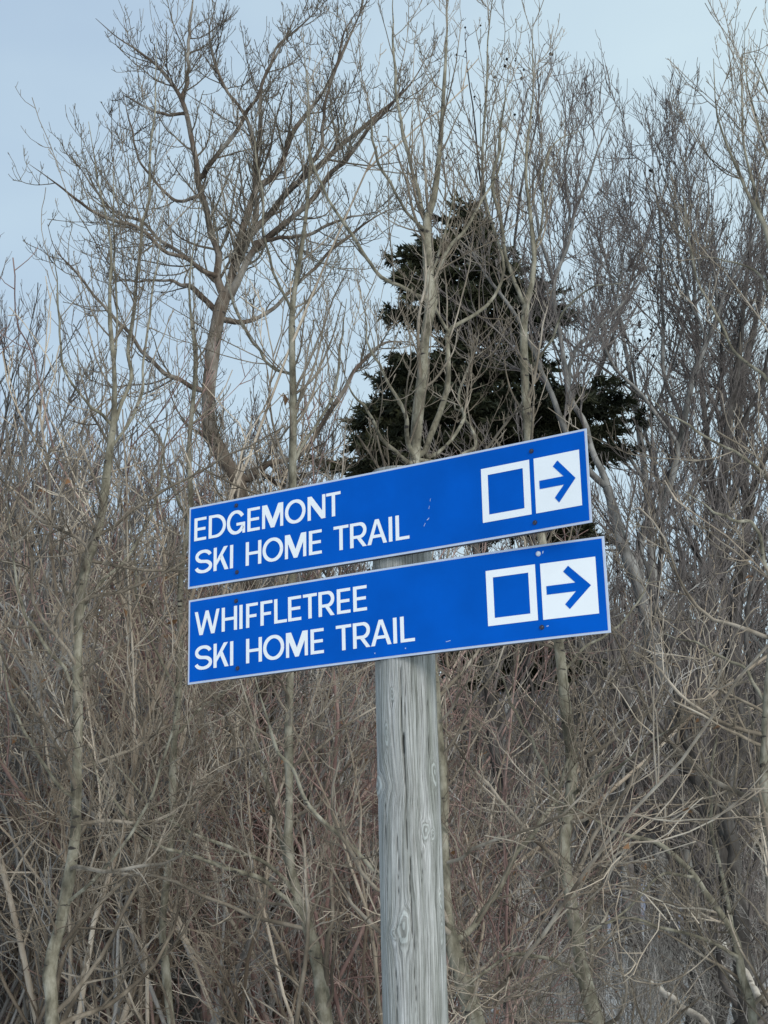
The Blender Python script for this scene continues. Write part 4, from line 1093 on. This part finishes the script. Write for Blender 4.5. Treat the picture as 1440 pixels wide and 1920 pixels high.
for i, (px, Y, hgt) in enumerate([(140, 31, 13.0), (215, 34, 13.8), (285, 30, 12.6), (355, 33, 14.0), (430, 31, 13.8), (500, 35, 15.4), (565, 32, 14.2), (625, 34, 14.8), (690, 31, 12.6), (740, 36, 13.2),
                                  (250, 27, 10.6), (330, 28, 11.4), (470, 27, 11.6), (590, 28, 12.0), (100, 28, 11.6), (660, 29, 12.0),
                                  (830, 33, 12.0), (900, 36, 13), (980, 32, 12.4), (1060, 35, 12.0), (1160, 31, 10.2), (1235, 35, 12.2), (1310, 31, 11.6), (1390, 34, 12.8), (1460, 31, 12), (65, 31, 15.0), (10, 32, 16.6), (-35, 30, 16.4), (115, 33, 15.2), (-120, 30, 15), (1540, 30, 13)]):
    place_tree(i % 4, px, Y, hgt, 'bare grey-brown tree of the wood closing the view behind the thicket', BG)

# ------------------------------------------------------------------ stuff: far woods and thicket, scattered with geometry nodes


def shrub_mesh(seed, hgt, nst, mat, wild=.15, name='shrub_stems', twr=.0034, dens=1.0):
    global rng
    keep = rng; rng = np.random.default_rng(seed)
    n0 = 12
    tt = np.linspace(0, 1, n0)[None, :, None]
    base = rng.normal(0, .45, (nst, 1, 3)); base[:, :, 2] = -.1
    d = rng.normal(0, .34, (nst, 1, 3)); d[:, :, 2] = 1
    L_ = hgt * rng.uniform(.5, 1.05, (nst, 1, 1))
    bend = rng.normal(0, .16, (nst, 1, 3)); bend[:, :, 2] = -np.abs(bend[:, :, 2]) * .6
    S = base + d * L_ * tt + bend * L_ * tt ** 2 + np.cumsum(rng.normal(0, .03, (nst, n0, 3)), axis=1)
    SR = rng.uniform(.010, .022, (nst, 1)) * np.linspace(1, .25, n0)[None]
    A_, RA = grow(S, SR, .30 / dens, (.5, 1.7), 42, 8, .18, wild, t0=.12, rr=.55, rmin=.0055)
    B_, RB = grow(A_, RA, .19 / dens, (.2, .75), 46, 5, .15, wild * 1.2, t0=.12, rr=.6, rmin=twr * 1.15)
    C_, RC = grow(B_, RB, .17 / dens, (.06, .28), 50, 3, .2, wild, t0=.15, rr=.7, rmin=twr, taper=.6)
    ac_ = Acc(); ac_.tube(S, SR, 5); ac_.tube(A_, RA, 3); ac_.tube(B_, RB, 3); ac_.tube(C_, RC, 3)
    tips = B_[rng.choice(len(B_), min(len(B_), 26), replace=False), -1]
    k_ = len(tips)
    d1 = rng.normal(0, 1, (k_, 3)); d1 /= np.linalg.norm(d1, axis=1, keepdims=True)
    d2 = np.cross(d1, rng.normal(0, 1, (k_, 3))); d2 /= np.linalg.norm(d2, axis=1, keepdims=True)
    nrm_ = np.cross(d1, d2) * .012
    lv = np.stack([tips, tips + d1 * .03 + d2 * .016 + nrm_, tips + d1 * .062, tips + d1 * .03 - d2 * .016 + nrm_], 1).reshape(-1, 3)
    nw = len(np.concatenate(ac_.F))
    ac_.add(lv, np.arange(k_ * 4).reshape(k_, 4))
    rng = keep
    o = ac_.build(name, mat, None, link=False)
    o.data.materials.append(M_leaf)
    mi = np.zeros(len(o.data.polygons), np.int32); mi[nw:] = 1
    o.data.polygons.foreach_set('material_index', mi)
    print('shrub', seed, len(o.data.polygons))
    return o


def scatter(name, label, pts, rot, scl_, idx, objs, mat0):
    """one stuff object: a point mesh whose points carry instances of the objects in a hidden-from-scene library collection"""
    colx = bpy.data.collections.new(name + '_library')
    for i, o in enumerate(objs):
        o.name = '%s_kind_%02d' % (name, i)
        colx.objects.link(o)
    me = bpy.data.meshes.new(name)
    me.from_pydata([tuple(p) for p in pts], [], [])
    a_ = me.attributes.new('rot', 'FLOAT_VECTOR', 'POINT'); a_.data.foreach_set('vector', np.asarray(rot, np.float32).ravel())
    a_ = me.attributes.new('scl', 'FLOAT', 'POINT'); a_.data.foreach_set('value', np.asarray(scl_, np.float32))
    a_ = me.attributes.new('idx', 'INT', 'POINT'); a_.data.foreach_set('value', np.asarray(idx, np.int32))
    ob = bpy.data.objects.new(name, me); COL.objects.link(ob)
    tag(ob, label, None, None, 'stuff')
    ng = bpy.data.node_groups.new(name + '_nodes', 'GeometryNodeTree')
    ng.interface.new_socket('Geometry', in_out='INPUT', socket_type='NodeSocketGeometry')
    ng.interface.new_socket('Geometry', in_out='OUTPUT', socket_type='NodeSocketGeometry')
    nn1 = ng.nodes.new
    gi, go = nn1('NodeGroupInput'), nn1('NodeGroupOutput')
    ci = nn1('GeometryNodeCollectionInfo'); ci.inputs['Collection'].default_value = colx
    ci.inputs['Separate Children'].default_value = True; ci.inputs['Reset Children'].default_value = True
    ip = nn1('GeometryNodeInstanceOnPoints'); ip.inputs['Pick Instance'].default_value = True
    def na(nm, ty):
        q = nn1('GeometryNodeInputNamedAttribute'); q.data_type = ty; q.inputs['Name'].default_value = nm; return [s for s in q.outputs if s.enabled and s.name == 'Attribute'][0]
    er = nn1('FunctionNodeEulerToRotation')
    ln = ng.links.new
    ln(gi.outputs[0], ip.inputs['Points']); ln(ci.outputs[0], ip.inputs['Instance'])
    ln(na('idx', 'INT'), ip.inputs['Instance Index']); ln(na('rot', 'FLOAT_VECTOR'), er.inputs[0]); ln(er.outputs[0], ip.inputs['Rotation'])
    ln(na('scl', 'FLOAT'), ip.inputs['Scale']); ln(ip.outputs[0], go.inputs[0])
    md = ob.modifiers.new('scatter', 'NODES'); md.node_group = ng
    return ob


def xrange(Y, pad=1.5):
    a_ = P(0, 1400, Y)[0] - pad; b_ = P(1440, 1400, Y)[0] + pad
    return a_, b_


# thicket: rows of shrubs from the clearing's edge back into the wood
shr = [shrub_mesh(201, 4.6, 13, M_br1), shrub_mesh(202, 4.2, 15, M_br2, twr=.003), shrub_mesh(203, 4.8, 12, M_br3), shrub_mesh(204, 3.8, 14, M_br1, wild=.2), shrub_mesh(205, 4.4, 12, M_br3, wild=.2), shrub_mesh(206, 4.6, 13, M_br2)]
pts, rot, ss, ix = [], [], [], []
R2 = np.random.default_rng(5)
for Y in np.arange(11.6, 27, 1.05):
    a_, b_ = xrange(Y)
    x = a_
    while x < b_:
        x += R2.uniform(.8, 1.7) * np.interp((x - a_) / (b_ - a_), [0, .44, .5, .78, .85, 1], [1, 1, 2.3, 2.3, 1.6, 1.6])
        yy_ = Y + R2.uniform(-.5, .5)
        u_ = (x - a_) / (b_ - a_)
        pxu = u_
        hs = np.interp(pxu, [0, .1, .35, .5, .6, .8, 1], [1.05, 1.18, 1.3, .95, .42, .46, .62]) * R2.uniform(.75, 1.2) * np.interp(Y, [10, 26], [1.0, 1.35])
        pts.append((x, yy_, 0)); rot.append((R2.normal(0, .08), R2.normal(0, .08), R2.uniform(0, 6.28))); ss.append(hs)
        redp = np.interp(pxu, [0, .2, .38, .48, 1], [.35, .40, .32, .05, .08])
        q = R2.random()
        ix.append(R2.choice([1, 5]) if q < redp else (R2.choice([0, 3]) if q < redp + (.45 if pxu < .5 else .2) else R2.choice([2, 4])))
scatter('thicket', 'tangled thicket of bare tan, grey and reddish stems', pts, rot, ss, ix, shr, None)
print('thicket', len(pts))

# far woods behind the nearer trees
fo_ = []
for i in range(3):
    tk, tw = bare_tree_meshes(300 + i, 13, fat=1.7)
    tk.add(np.concatenate(tw.V), np.concatenate(tw.F))
    fo_.append(tk.build('far_tree', M_grey_tw if i else M_br3, None, link=False))
pts, rot, ss, ix = [], [], [], []
for Y in np.arange(40, 110, 3.5):
    a_, b_ = xrange(Y, 4)
    x = a_
    while x < b_:
        x += R2.uniform(2.2, 4.2)
        pts.append((x, Y + R2.uniform(-1.5, 1.5), 0)); rot.append((0, 0, R2.uniform(0, 6.28))); ss.append(R2.uniform(.75, 1.1)); ix.append(int(R2.integers(0, 3)))
scatter('woods', 'far bare woodland beyond the thicket, grey and dense', pts, rot, ss, ix, fo_, None)
